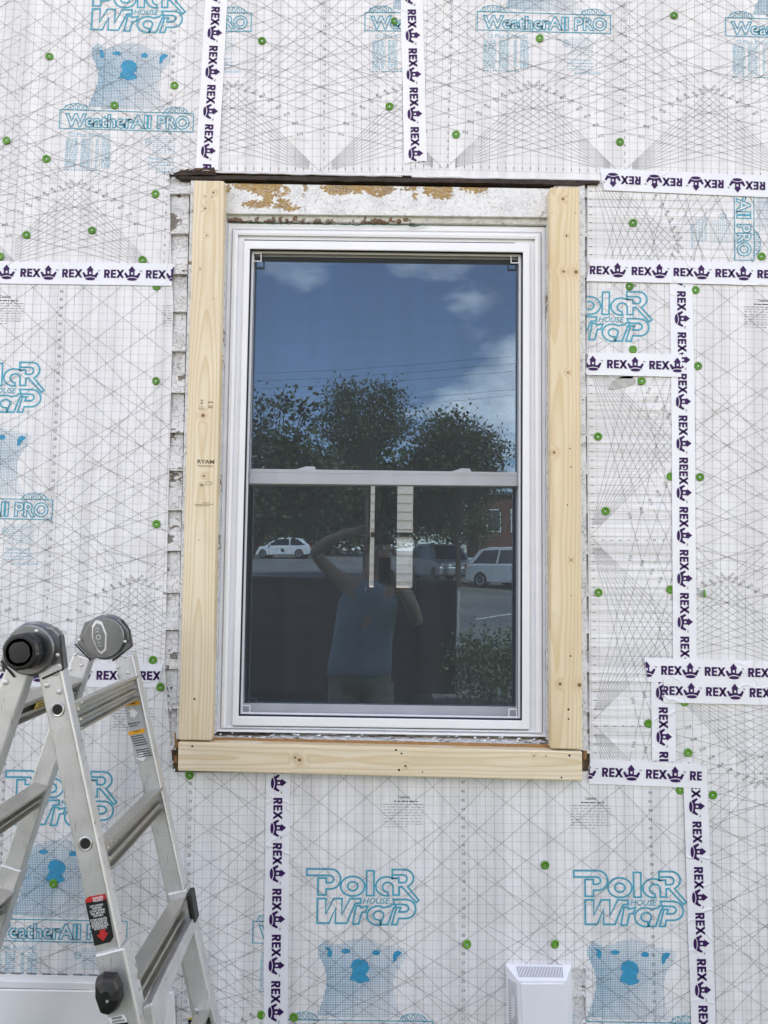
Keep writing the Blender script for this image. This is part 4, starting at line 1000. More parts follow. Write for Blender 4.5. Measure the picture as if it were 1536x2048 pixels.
# lower outer section: sleeves
rail((xr_n(1903)+1, 1903), (xr_n(GN)+1, GN-2), YN-.006, .060, DP+.012, 'outer_rail', 'alu', .004)
rail((xr_f(1783)+4, 1783), (xr_f(GF)+4, GF-2), YF-.004, .050, DP+.010, 'outer_rail', 'alu', .004)
rail((xl_f(1735)-2, 1735), (xl_f(GF)-2, GF-2), YF-.004, .056, DP+.010, 'outer_rail', 'alu', .004)
for (px, py, yy) in ((xr_n(GN)+1, GN, YN), (xr_f(GF)+3, GF, YF), (xl_f(GF)-2, GF, YF), (xl_n(GN), GN, YN)):
    p = at(px, py, yy); MB().box((p.x, p.y+.015, .025), (.075, .06, .05)).build('foot', 'blackplastic', lad, bevel=.006)
# rungs: ribbed bars from near rail to far rail
def rung(pf, pn, ends, big=False):
    a = at(*pf, YF); b = at(*pn, YN); d = (at(*ends[1], YF)-at(*ends[0], YF)).normalized(); n = Vector((d.z, 0, -d.x)); n = n if n.x > 0 else -n
    k = 1.25 if big else 1.0
    prof = [(-.029, -.013), (-.029, .016), (-.024, .018), (-.020, .012), (-.012, .011), (-.009, .017), (-.002, .017), (.001, .011), (.010, .011), (.013, .017), (.022, .017), (.026, .022), (.030, .022), (.030, -.013)]
    r0 = [a+Vector((0, .002, 0))+d*u*k+n*v*k for u, v in prof]; r1 = [Vector((b.x, YN+DP-.002, b.z))+d*u*k+n*v*k for u, v in prof]
    return MB().loft([r1, r0]).build('rung', 'alu_rung', lad, bevel=.001, seg=1)
ER = ((xr_f(1400), 1400), (xr_f(2000), 2000)); EL = ((xl_f(1400), 1400), (xl_f(2000), 2000))
def mate(pf): p = at(*pf, YF); return p
def rung_at(y, xf, ends, big=False):
    p = at(xf(y), y, YF); d = (at(*ends[1], YF)-at(*ends[0], YF)).normalized(); n = Vector((d.z, 0, -d.x)); n = n if n.x > 0 else -n
    k = 1.06 if big else 1.0
    prof = [(-.029, -.013), (-.029, .016), (-.024, .019), (-.020, .007), (-.013, .006), (-.009, .018), (-.003, .018), (.000, .006), (.009, .006), (.012, .018), (.020, .018), (.024, .027), (.030, .027), (.030, -.013)]
    prof = [(-u, v) for u, v in prof]
    r0 = [Vector((p.x, YF+.004, p.z))+d*u*k+n*v*k for u, v in prof]; r1 = [Vector((p.x, YN+DP-.006, p.z))+d*u*k+n*v*k for u, v in prof]
    return MB().loft([r1, r0]).build('rung', 'alu_rung', lad, bevel=.001, seg=1)
r1_ = rung_at(1378, xr_f, ER); rung_at(1603, xr_f, ER); rung_at(1822, xr_f, ER, True); rung_at(2045, xr_f, ER)
l1_ = rung_at(1376, xl_f, EL); rung_at(1590, xl_f, EL); rung_at(1800, xl_f, EL); rung_at(2010, xl_f, EL)
# flared brace of the outer section under the third rung
p = at(xr_f(1850)+2, 1850, YF); 
br = MB(); br.loft([[Vector((p.x+.028, YF+.0, p.z+.02)), Vector((p.x+.034, YF, p.z-.01)), Vector((p.x+.012, YF, p.z-.012)), Vector((p.x+.008, YF, p.z+.015))],
   [Vector((p.x+.030, YN+.13, p.z+.015)), Vector((p.x+.038, YN+.13, p.z-.03)), Vector((p.x+.012, YN+.13, p.z-.03)), Vector((p.x+.010, YN+.13, p.z+.01))],
   [Vector((p.x+.036, YN+.02, p.z+.02)), Vector((p.x+.056, YN+.02, p.z-.10)), Vector((p.x+.030, YN+.02, p.z-.11)), Vector((p.x+.016, YN+.02, p.z+.01))]])
br.build('flared_brace', 'alu', lad, bevel=.004)
# hinges
hn = MB().lathe(at(63, 1299, YN)+Vector((0, .03, 0)), (0, -1, 0), [(0, .056), (.022, .057), (.026, .052), (.040, .052), (.042, .050)], 40).build('hinge', 'alu_dark', lad, bevel=.001, seg=1)
for pol in ([(66, 1250), (104, 1256), (119, 1272), (127, 1338), (86, 1356), (60, 1340)], [(60, 1252), (24, 1268), (4, 1300), (-6, 1340), (30, 1358), (66, 1340)]):
    q = q4(pol, YN); MB().prism([p+Vector((0, .004, 0)) for p in q], (0, .022, 0)).build('hinge_arm', 'alu_dark', hn, bevel=.003)
kb = at(62, 1299, YN)+Vector((0, -.012, 0)); kn_ = MB(); prof = []
rings = []
for h, rr_ in ((0, .024), (.010, .024), (.012, .0385), (.030, .0385), (.036, .034), (.037, .010)):
    rings.append([kb+Vector((0, -h, 0))+(rr_*(1-.05*(1 if (i//4) % 3 == 0 else 0)))*Vector((math.cos(i*math.pi/24), 0, math.sin(i*math.pi/24))) for i in range(48)])
kn_.loft(rings); kn_.build('hinge_knob', 'blackplastic', hn, bevel=.001, seg=1)
kc = kb+Vector((0, -.0375, 0))
mb = MB(); mb.lathe(kc+Vector((0, .001, 0)), (0, -1, 0), [(0, .030), (.0012, .0297), (.0012, .028), (0, .0277)], 28)
for a_ in range(0): mb.box(kc+Vector((-.012+.010*a_, 0, .002*a_-.002)), (.003, .002, .020), Matrix.Rotation(.5*a_-.4, 3, 'Y'))
mb.build('knob_emblem', 'blackplastic', hn)
hf = MB().lathe(at(209, 1275, YF)+Vector((0, .03, 0)), (0, -1, 0), [(0, .058), (.020, .059), (.024, .054), (.036, .053), (.037, .051)], 40).build('hinge', 'alu_dark', lad, bevel=.001, seg=1)
for pol in ([(206, 1234), (238, 1240), (256, 1262), (262, 1294), (226, 1321), (204, 1312)], [(210, 1234), (180, 1240), (166, 1246), (151, 1288), (182, 1320), (214, 1312)]):
    q = q4(pol, YF); MB().prism([p+Vector((0, .004, 0)) for p in q], (0, .020, 0)).build('hinge_arm', 'alu_dark', hf, bevel=.003)
hp = q4([(191, 1240), (203, 1243), (213, 1268), (212, 1302), (203, 1311), (194, 1303), (183, 1276), (183, 1252)], YF-.010)
MB().prism(hp, (0, .012, 0)).build('release_lever', 'alu', hf, bevel=.003)
hc = sum(hp, Vector())/8
hi = [hc+(p-hc)*.8+Vector((0, -.0012, 0)) for p in hp]; MB().prism(hi, (0, .003, 0)).build('lever_inset', 'alu_dark', hf, bevel=.001)
mb = MB(); mb.lathe(hc+Vector((0, -.001, 0)), (0, -1, 0), [(0, .0065), (.002, .0062), (.002, .0045), (0, .0045)], 18)
for s_ in (-1, 1):
    for k in (1, 2):
        z = s_*(.008+.008*k); o_ = hc+Vector((-z*.20, -.0018, z)); mb.tube([o_+Vector((-.005, 0, -s_*.004)), o_, o_+Vector((.005, 0, -s_*.004))], .0009, 5)
mb.build('lever_arrows', 'alu', hf)
for (x, y_, yy) in ((111, 1346, YN), (94, 1370, YN), (119, 1383, YN), (12, 1364, YN), (0, 1338, YN), (115, 1310, YN-.008), (73, 1262, YN-.011), (250, 1313, YF), (235, 1334, YF), (256, 1345, YF), (151, 1309, YF), (163, 1330, YF), (141, 1339, YF), (159, 1280, YF-.007), (250, 1283, YF-.007), (393, 2020, YF-.004)):
    p = at(x, y_, yy); r_ = .0062 if yy < -.5 else .0045
    if yy in (YN-.008, YN-.011, YF-.007): r_ = .0042
    MB().lathe(p, (0, -1, 0), [(-.001, r_), (.0012, r_), (.0024, r_*.7), (.0026, .0005)], 14).build('rivet', 'alu', lad, smooth=True)
for (x, y_) in ((115.5, 1419), (171, 1687)):
    p = at(x, y_, YN); eo = MB().lathe(p, (0, -1, 0), [(0, .0150), (.0025, .0145), (.0035, .0125), (.0012, .0105)], 22).build('eyelet', 'steel', lad, smooth=True)
    MB().lathe(p, (0, -1, 0), [(.0008, .0108), (.0018, .0104)], 22).build('eyelet_hole', 'dark', eo)
for pts_, yy in (([(2, 1322), (29, 1354)], YN), ([(85, 1357), (127, 1338)], YN), ([(150, 1288), (182, 1321)], YF), ([(225, 1322), (263, 1293), (258, 1258), (243, 1240)], YF), ([(127, 1340), (120, 1270)], YN)):
    MB().tube([at(*p_, yy-.002) for p_ in pts_], .0022, 6).build('hinge_outline', 'blackplastic', lad, smooth=True)  # dark outlines drawn as black tubes along the joins, shading for depth
# lock knob on the outer section
kp = q4([(188, 1961), (205, 1948), (231, 1950), (242, 1972), (245, 2000), (232, 2024), (216, 2034), (200, 2030), (188, 1996)], YN-.040)
k0 = [Y(p, YN-.010) for p in q4([(190, 1963), (206, 1951), (231, 1953), (241, 1974), (244, 2000), (232, 2022), (216, 2031), (201, 2027), (190, 1995)], YN-.010)]
kc = sum(kp, Vector())/9
MB().loft([k0, [Y(p, YN-.028) for p in kp], [kc+(p-kc)*.82+Vector((0, -.006, 0)) for p in kp], [kc+(p-kc)*.35+Vector((0, -.013, 0)) for p in kp]]).build('lock_knob', 'blackplastic', lad, bevel=.003)
MB().lathe(kc+Vector((.003, -.0125, -.004)), (0, -1, 0), [(0, .0032), (.0012, .0028)], 12).build('rivet', 'alu', lad)
MB().box(at(xr_f(1815)+27, 1815, YF)+Vector((0, .012, 0)), (.014, .04, .075), Matrix.Rotation(-.2, 3, 'Y')).build('lock_knob', 'blackplastic', lad, bevel=.004)
# stickers
def sticker(pts_, yy, mat, name='sticker', dy=.0):
    q = q4(pts_, yy-.0012-dy); return MB().prism(q, (0, .0004, 0)).build(name, mat, lad)
def stext(lines, yy, mat, parent, rot):
    ca, sa_ = math.cos(rot), math.sin(rot); rt_ = Vector((ca, 0, sa_)); up_ = Vector((-sa_, 0, ca)); mb = MB()
    for (px, py, s, h, fit) in lines: put_text(mb, at(px, py, yy-.0021), rt_, up_, s, h, .02, fit=fit)
    mb.build('sticker_lettering', mat, parent)
s1 = sticker([(171, 1806), (213, 1798), (216, 1815), (227, 1874), (221, 1884), (189, 1892)], YN, 'stickblack')
s2 = sticker([(171, 1806), (170, 1801), (176, 1794), (210, 1787.5), (213, 1798)], YN, 'red')
stext([(196, 1797.5, 'DANGER', .0045, .022), (196.5, 1802.5, 'PELIGRO', .0042, .020)], YN, 'stickwhite', s2, .19)
stext([(193, 1813, 'LAST LOCKING', .0040, .027), (194, 1818, 'POSITION', .0040, .019), (195, 1823, 'DO NOT EXTEND', .0040, .031), (196, 1828, 'RAIL BEYOND', .0040, .028), (197, 1833, 'THIS POINT.', .0040, .022),
       (197.5, 1840.5, 'ÚLTIMA POSICIÓN', .0040, .034), (198.5, 1845, 'CON BLOQUEO NO', .0040, .032), (199.5, 1849.5, 'EXTIENDA EL RIEL', .0040, .033), (200.5, 1854, 'EXTERIOR MÁS ALLÁ', .0040, .034), (201.5, 1858.5, 'DE ESTE PUNTO.', .0040, .026)], YN, 'stickwhite', s1, .19)
q = q4([(199, 1861), (210, 1858), (211.5, 1866), (217, 1865), (206.5, 1882.5), (193, 1870.5), (199.5, 1869)], YN-.0016); MB().prism(q, (0, .0003, 0)).build('sticker_arrow', 'red', s1)
s3 = sticker([(248, 1409), (281, 1403), (300, 1512), (296, 1520), (272, 1528)], YF, 'stickgrey')
s4 = sticker([(247, 1413), (252, 1406), (277, 1401.5), (281, 1409)], YF, 'orange', dy=.0005); s5 = sticker([(255.5, 1464), (289, 1456.5), (290, 1465), (258, 1471)], YF, 'orange', dy=.0005)
stext([(265, 1408.5, 'WARNING', .0034, .016), (273.5, 1463.5, 'WARNING', .0034, .016)], YF-.0006, 'stickblack', s4, .19)
stext([(267, 1448, 'CLIMB FROM THIS', .0040, .032), (268, 1453, 'SIDE ONLY', .0040, .020)], YF, 'stickblack', s3, .17)
mb = MB()
for i in range(9):
    for k in range(5):
        a = at(261+i*2.2+k*5.2, 1475+i*4.4-k*.9+(5 if i > 4 else 0), YF-.0022); mb.hexa([a, a+Vector((.0055, 0, .001)), a+Vector((.0055, 0, .0035)), a+Vector((0, 0, .0026))], [a+Vector((0, .0002, 0)), a+Vector((.0055, .0002, .001)), a+Vector((.0055, .0002, .0035)), a+Vector((0, .0002, .0026))])
mb.build('sticker_lettering', 'stickblack', s3)
q = q4([(257, 1421), (263.5, 1420), (262.5, 1415.5), (276, 1425), (267, 1437.5), (266, 1433), (259, 1434), (261, 1427)], YF-.0016); MB().prism(q, (0, .0003, 0)).build('sticker_arrow', 'stickwhite', s3)
q = q4([(276, 1506), (286, 1504), (287.5, 1513), (293, 1512), (286, 1523), (271, 1516.5), (278, 1515)], YF-.0016); MB().prism(q, (0, .0003, 0)).build('sticker_arrow', 'stickwhite', s3)
p = at(xl_f(1376), 1376, YF); 
d_ = (at(*EL[1], YF)-at(*EL[0], YF)).normalized(); n_ = Vector((d_.z, 0, -d_.x)); n_ = n_ if n_.x > 0 else -n_
c0 = Vector((p.x, -.50, p.z))+n_*.0195-d_*.004
ys_ = MB(); ys_.hexa([c0+d_*.009, c0+Vector((0, .075, 0))+d_*.009, c0+Vector((0, .075, 0))-d_*.009, c0-d_*.009], [q_-n_*.0006 for q_ in (c0+d_*.009, c0+Vector((0, .075, 0))+d_*.009, c0+Vector((0, .075, 0))-d_*.009, c0-d_*.009)])
yo = ys_.build('sticker', 'yellow', lad)
mb = MB(); put_text(mb, c0+n_*.0006+Vector((0, .0375, 0))+d_*.000, Vector((0, 1, 0)), -d_, 'WARNING', .0055, .02, fit=.05); put_text(mb, c0+n_*.0006+Vector((0, .0375, 0))+d_*.0075, Vector((0, 1, 0)), -d_, 'ADVERTENCIA', .005, .02, fit=.058); mb.build('sticker_lettering', 'stickblack', yo)
s6 = sticker([(216, 2036), (248, 2029), (253, 2038), (254, 2044), (221, 2048)], YN-.006, 'stickwhite'); stext([(234, 2038, 'WARNING', .0045, .022), (237, 2044, 'ADVERTENCIA', .0040, .026)], YN-.006, 'stickblack', s6, .17)
sticker([(221, 2049), (255, 2045), (262, 2080), (230, 2085)], YN-.006, 'stickblack')
sticker([(374, 2036), (418, 2031), (419, 2034), (375, 2039.5)], YF-.004, 'yellow'); sticker([(375, 2040), (419, 2034.5), (430, 2090), (388, 2095)], YF-.004, 'stickblack')

# ------------------------------------------------------------------ what stands behind the photographer and shows in the glass
def mir(px, py, D):
    """real place of a thing whose mirror image shows at pixel (px, py), D metres in front of the wall"""
    p = at(px, py, D); return Vector((p.x, -D, p.z))
M['bark'] = plain('bark', (.07, .05, .035), .9, var=.4, vscale=20, bump=.5, bdist=.01)
def leaf_mat(name, a, b):
    t = NT(name).set(None, .55, 0, .4); n = t.noise(t.pos(), 1.6, 3, .6); n2 = t.noise(t.pos(), 14, 2, .6)
    t.col(t.mix(t.step(n2, .3, .7), t.ramp(n, [(.3, tuple(c*.7 for c in a)), (.7, tuple(c*.7 for c in b))]), tuple(c*.9 for c in b))); return t.m
M['leaf_dark'] = leaf_mat('leaf_dark', (.022, .042, .012), (.045, .085, .022))
M['leaf_mid'] = leaf_mat('leaf_mid', (.040, .070, .018), (.085, .13, .035))
def leaf_cloud(blobs, n, size, seed):
    rr = random.Random(seed); V, F = [], []
    tot = sum(b[1][0]*b[1][1]*b[1][2] for b in blobs)
    for c, r in blobs:
        cl = max(8, int(n*(r[0]*r[1]*r[2])/tot/14))
        for k in range(cl):
            while True:
                u = Vector((rr.uniform(-1, 1), rr.uniform(-1, 1), rr.uniform(-1, 1)))
                if .25 < u.length < 1: break
            u = u*(.75+.3*rr.random()); cc = Vector((c.x+u.x*r[0], c.y+u.y*r[1], c.z+u.z*r[2])); cs = size*rr.uniform(1.5, 3.6)
            for q in range(14):
                p = cc+Vector((rr.gauss(0, cs), rr.gauss(0, cs), rr.gauss(0, cs*.7)))
                d = Vector((rr.gauss(0, 1), rr.gauss(0, 1), rr.gauss(-.3, .8))).normalized(); e_ = d.orthogonal().normalized()
                e_.rotate(Matrix.Rotation(rr.uniform(0, 6.28), 3, d)); L = size*rr.uniform(.7, 1.5); w_ = L*.36; o = len(V)
                V += [tuple(p), tuple(p+d*L*.5+e_*w_), tuple(p+d*L), tuple(p+d*L*.5-e_*w_)]; F.append((o, o+1, o+2, o+3))
    mb = MB(); mb.v, mb.f = V, F; return mb
def tree(label, base, blobs, n, size, mat, seed, trunk_r, name='tree', group='trees behind the street'):
    t = empty(name, base, label, 'tree', group); rr = random.Random(seed)
    top = sum((b[0] for b in blobs), Vector())/len(blobs)
    mb = MB(); pts_ = [base.lerp(top, f)+Vector((rr.uniform(-.06, .06), rr.uniform(-.06, .06), 0)) for f in (0, .3, .55, .8, 1.0)]
    mb.tube(pts_, [trunk_r*k for k in (1.25, 1, .85, .6, .35)], 9)
    for c, r in blobs:
        for k in range(4):
            s_ = base.lerp(top, rr.uniform(.45, .85)); e_ = c+Vector((rr.uniform(-.7, .7)*r[0], rr.uniform(-.7, .7)*r[1], rr.uniform(-.3, .75)*r[2]))
            mb.tube([s_, s_.lerp(e_, .5)+Vector((0, 0, -.1*r[2])), e_], [trunk_r*.4, trunk_r*.25, trunk_r*.08], 6)
    mb.build('trunk', 'bark', t); leaf_cloud(blobs, n, size, seed).build('crown', mat, t)
    return t
def gz(p): return Vector((p.x, p.y, ground_z(p.x, p.y)))
def blob(px, py, D, rx, rz, ry=None):
    k = (D+DIST)/F_PX; c = mir(px, py, D); return (c, (rx*k, (ry or rx)*k, rz*k))
tree('tall airy tree mirrored at the middle of the upper glass', gz(mir(735, 1100, 24)), [blob(690, 800, 24, 48, 42), blob(770, 800, 24, 42, 46), blob(730, 862, 24, 75, 55), blob(800, 850, 24, 35, 30), blob(650, 850, 24, 32, 36)], 9000, .10, 'leaf_dark', 3, .09)
tree('round dense dark tree mirrored at the right of the upper glass', gz(mir(915, 1100, 26)), [blob(905, 880, 26, 72, 62), blob(960, 905, 26, 55, 52), blob(870, 910, 26, 50, 55), blob(915, 960, 26, 95, 60)], 15000, .12, 'leaf_dark', 5, .10)
tree('large leaved tree mirrored at the left of the upper glass', gz(mir(440, 1100, 9)), [blob(525, 905, 9, 40, 75), blob(580, 920, 9, 55, 65), blob(625, 900, 9, 25, 60), blob(520, 815, 9, 10, 26), blob(566, 800, 9, 10, 18), blob(612, 815, 9, 12, 22), blob(640, 980, 9, 55, 60), blob(540, 1010, 9, 60, 50)], 6500, .07, 'leaf_dark', 8, .04)
tree('broad bushy tree mirrored behind the meeting rail', gz(mir(760, 1100, 30)), [blob(640, 985, 30, 80, 70), blob(735, 980, 30, 80, 65), blob(835, 985, 30, 80, 70), blob(700, 930, 30, 60, 40)], 16000, .21, 'leaf_dark', 12, .10)
tree('small dark tree mirrored at the left of the lower glass', gz(mir(560, 1100, 58)), [blob(540, 1010, 58, 70, 55), blob(600, 1020, 58, 60, 50), blob(500, 980, 58, 50, 60)], 7000, .26, 'leaf_dark', 14, .18)
tree('green tree mirrored above the parked wagon', gz(mir(930, 1110, 36)), [blob(900, 1045, 36, 55, 45), blob(955, 1050, 36, 45, 45), blob(860, 1040, 36, 40, 45)], 5000, .13, 'leaf_mid', 15, .15)
tree('low thicket mirrored left of the photographer', gz(mir(650, 1110, 56)), [blob(660, 1060, 56, 60, 45), blob(600, 1055, 56, 55, 45), blob(720, 1055, 56, 60, 45), blob(790, 1055, 56, 55, 45)], 8000, .26, 'leaf_dark', 31, .12)
tree('tall dark hedge tree mirrored left of the hatchback', gz(mir(500, 1110, 56)), [blob(500, 1050, 56, 65, 60), blob(440, 1040, 56, 60, 60), blob(550, 1055, 56, 55, 40)], 6000, .26, 'leaf_dark', 32, .12)
hg = empty('hedge', mir(985, 1480, 5.4), 'clipped green hedge mirrored in the lower right glass', 'hedge'); hg.location.z = 0; WLOC[hg.name] = Vector(hg.location)
leaf_cloud([(Vector((1.05, -5.4, .45)), (.38, .4, .42)), (Vector((1.55, -5.45, .48)), (.45, .4, .45)), (Vector((2.1, -5.4, .45)), (.45, .4, .45))], 9000, .035, 21).build('foliage', 'leaf_mid', hg)
mb = MB()
for i in range(14): mb.tube([(.8+i*.12, -5.4, 0), (.8+i*.12+random.uniform(-.1, .1), -5.4+random.uniform(-.2, .2), .7)], [.012, .004], 5)
mb.build('stems', 'bark', hg)

# brick building
bl_ = mir(955, 1100, 46); br_ = mir(1120, 1100, 46); bz = ground_z(0, -46); M['brick'] = plain('brick_red', (.17, .07, .05), .9, var=.35, vscale=3)
bk = empty('brick_building', ((bl_.x+br_.x)/2, -49, bz), 'red brick building mirrored at the right of the lower glass', 'building')
MB().box(((bl_.x+br_.x)/2, -49, bz+2.3), (br_.x-bl_.x, 6, 4.6)).build('wall', 'brick', bk)
MB().box(((bl_.x+br_.x)/2, -49, bz+4.7), (br_.x-bl_.x+.4, 6.4, .2)).build('roof', 'roofing', bk)
M['pane'] = plain('far_pane', (.03, .035, .04), .08, 0, .8)
for fx in (.2, .5, .8):
    x = bl_.x+(br_.x-bl_.x)*fx; w_ = MB().box((x, -45.97, bz+2.9), (1.0, .06, 1.5)).build('window', 'white_siding', bk); MB().box((x, -45.93, bz+2.9), (.84, .03, 1.34)).build('pane', 'pane', w_)

# parked cars
M['carwhite'] = plain('car_paint_white', (.72, .73, .74), .22, 0, .6); M['carglass'] = plain('car_glass', (.012, .015, .018), .05, 0, .8); M['tyre'] = plain('tyre', (.02, .02, .02), .8); M['rim'] = plain('rim', (.5, .5, .5), .3, .8); M['tail'] = plain('tail_lamp', (.4, .01, .01), .2); M['lamp'] = plain('head_lamp', (.7, .7, .68), .1)
M['carblack'] = plain('black_paint', (.012, .012, .014), .22, 0, .6, var=.3, vscale=8)
M['carsilver'] = plain('car_paint_silver', (.45, .46, .47), .3, .5, .5)
def car(label, loc, rz, body, suv=True):
    L, H, Wd = (4.5, 1.62, 1.82) if suv else (4.3, 1.46, 1.76)
    c = empty('parked_car', loc, label, 'car', 'cars parked along the street'); c.rotation_euler.z = rz
    low = [(-L/2, .35), (-L/2+.05, .75), (-L/2+.12, .95 if suv else .88), (L/2-1.25, .98 if suv else .90), (L/2-.25, .82), (L/2, .62), (L/2-.03, .32), (L/2-.3, .24), (-L/2+.3, .24)]
    up_ = [(-L/2+.12, .93 if suv else .86), (-L/2+(.62 if suv else .75), H-.10), (-L/2+(1.15 if suv else 1.3), H), (.05, H), (.40, H-.06), (1.15, .95 if suv else .88)]
    def ad(mb, name, mat, par=c, **k):
        o = mb.build(name, mat, None, **k); o.parent = par; return o
    def pr(P, w0, w1, zt):
        rings = []
        for s_, w_ in ((-1, 1), (1, 1)):
            rings.append([Vector((x, s_*(w0+(w1-w0)*max(0, min(1, (z-.9)/zt)))/2, z)) for x, z in P])
        mb = MB(); n = len(P); mb.add(rings[0]+rings[1], [tuple(range(n)), tuple(range(2*n-1, n-1, -1))]+[(i, (i+1) % n, (i+1) % n+n, i+n) for i in range(n)]); return mb
    ad(pr(low, Wd, Wd, 1), 'body', body, bevel=.06, seg=3, smooth=True)
    ad(pr(up_, Wd-.06, Wd-.42, H-.9), 'cabin', body, bevel=.05, seg=3, smooth=True)
    for s_ in (-1, 1):
        for (x0, x1, t0, t1) in ((-L/2+.42, -.65, -L/2+(.90 if suv else 1.05), -.60), (-.55, .92, -.50, .28)):
            z0, z1 = (1.0, H-.12) if suv else (.92, H-.1)
            def yy(z): return s_*((Wd-.06)+(-.36)*max(0, min(1, (z-.9)/(H-.9))))/2+s_*.012
            q = [Vector((x0, yy(z0), z0)), Vector((x1, yy(z0), z0)), Vector((t1, yy(z1), z1)), Vector((t0, yy(z1), z1))]
            ad(MB().hexa(q, [p-Vector((0, s_*.02, 0)) for p in q]), 'side_window', 'carglass')
        ad(MB().box((.75, s_*(Wd/2+.07), 1.0), (.12, .18, .13)), 'mirror', body, bevel=.03)
        ad(MB().box((L/2-.12, s_*(Wd/2-.3), .72), (.2, .38, .13)), 'headlight', 'lamp', bevel=.02)
        ad(MB().box((-L/2+.06, s_*(Wd/2-.18), .86), (.14, .3, .2)), 'tail_light', 'tail', bevel=.02)
        for wx in (-L/2+.85, L/2-.85):
            w_ = ad(MB().lathe((wx, s_*(Wd/2-.2), .33), (0, s_, 0), [(0, .31), (.03, .335), (.18, .335), (.21, .31), (.21, .20)], 22), 'wheel', 'tyre', smooth=False)
            ad(MB().lathe((wx, s_*(Wd/2-.2), .33), (0, s_, 0), [(.205, .20), (.215, .19), (.20, .05), (.22, .03)], 14), 'rim', 'rim', w_)
    for (xa, xb, za, zb) in ((1.16, .46, .99, H-.09), (-L/2+.11, -L/2+(.58 if suv else .70), .98, H-.14)):
        if not suv: za -= .07
        q = [Vector((xa, -.68, za)), Vector((xa, .68, za)), Vector((xb, .58, zb)), Vector((xb, -.58, zb))]; nn = (q[1]-q[0]).cross(q[2]-q[0]).normalized(); nn = nn if nn.x*xa > 0 else -nn
        ad(MB().hexa([p+nn*.02 for p in q], [p-nn*.02 for p in q]), 'windscreen', 'carglass')
    ad(MB().box((L/2-.02, 0, .42), (.08, .5, .12)), 'number_plate', 'rim')
    return c
car('white compact wagon mirrored at the right edge of the lower glass', gz(mir(1050, 1180, 25)), R(50), 'carwhite')
car('silver wagon mirrored right of the photographer', gz(mir(885, 1160, 29)), R(75), 'carsilver')
car('white hatchback mirrored at the left of the lower glass', gz(mir(568, 1118, 50)), R(188), 'carwhite', False)
# painted line of the parking lot
M['roadpaint'] = plain('road_paint', (.7, .7, .68), .7)
a, b = Vector((2.2, -15.0, 0)), Vector((7.5, -21.0, 0)); n_ = (b-a).normalized().cross(Vector((0, 0, 1)))*.06; mb = MB(); rows = []
for i in range(25):
    p = a.lerp(b, i/24); rows.append([(p.x+n_.x, p.y+n_.y, ground_z(0, p.y+n_.y)+.012), (p.x-n_.x, p.y-n_.y, ground_z(0, p.y-n_.y)+.012)])
mb.loft(rows, closed=False, cap=False); tag(mb.build('parking_line', 'roadpaint'), kind='structure')
# black trailer
tr_ = empty('utility_trailer', (-1.3, -6.3, 0), 'black utility trailer mirrored behind the photographer', 'trailer')
X0, X1, y0, y1, zt = -3.6, .79, -7.2, -5.6, 1.34
for (c_, s_, nm) in (((( X0+X1)/2, y1, .74), (X1-X0, .05, 1.2), 'side_panel'), (((X0+X1)/2, y0, .95), (X1-X0, .05, .78), 'side_panel'), ((X1-.03, (y0+y1)/2, .95), (.05, y1-y0-.06, .77), 'tailgate'), ((X0+.03, (y0+y1)/2, .95), (.05, y1-y0-.06, .77), 'front_panel'), (((X0+X1)/2, (y0+y1)/2, .60), (X1-X0-.12, y1-y0-.12, .06), 'floor')):
    MB().box(c_, s_).build(nm, 'carblack', tr_, bevel=.01)
for i in range(6): MB().box((X0+.4+i*.72, y1+.045, .95), (.06, .035, .76)).build('stake', 'carblack', tr_)
MB().box(((X0+X1)/2, y1+.03, 1.35), (X1-X0, .07, .04)).build('top_rail', 'carblack', tr_, bevel=.008)
MB().box((X1+.02, y1+.0, 1.0), (.03, .05, .5)).build('latch', 'alu', tr_)
for wy in (y0-.16,):
    for wx in (-1.5, -.75):
        w_ = MB().lathe((wx, wy-.1, .34), (0, 1, 0), [(0, .30), (.02, .34), (.18, .34), (.2, .30), (.2, .18)], 22).build('wheel', 'tyre', tr_); MB().lathe((wx, wy-.1, .34), (0, 1, 0), [(.19, .18), (.21, .05)], 14).build('rim', 'carblack', w_)
MB().box((X0-.6, (y0+y1)/2, .5), (1.3, .08, .08)).build('tongue', 'carblack', tr_)
# overhead wires
for i, (h, D) in enumerate(((705, 22), (720, 22), (735, 22), (772, 22), (784, 22), (890, 22))):
    a, b = mir(300, h+45, D), mir(1300, h-25, D); pts_ = []
    for k in range(21):
        f = k/20; p = a.lerp(b, f); p.z -= 1.0*f*(1-f); pts_.append(p)
    ext = (pts_[-1]-pts_[0]); pts_ = [pts_[0]-ext*.6+Vector((0, 0, .3))]+pts_+[pts_[-1]+ext*.6+Vector((0, 0, .3))]
    tag(MB().tube(pts_, .005, 4).build('overhead_wire', 'dark'), ('highest', 'second highest', 'third highest', 'fourth highest', 'fifth highest', 'lowest')[i]+' thin overhead wire mirrored in the upper glass', 'wire', 'overhead wires')

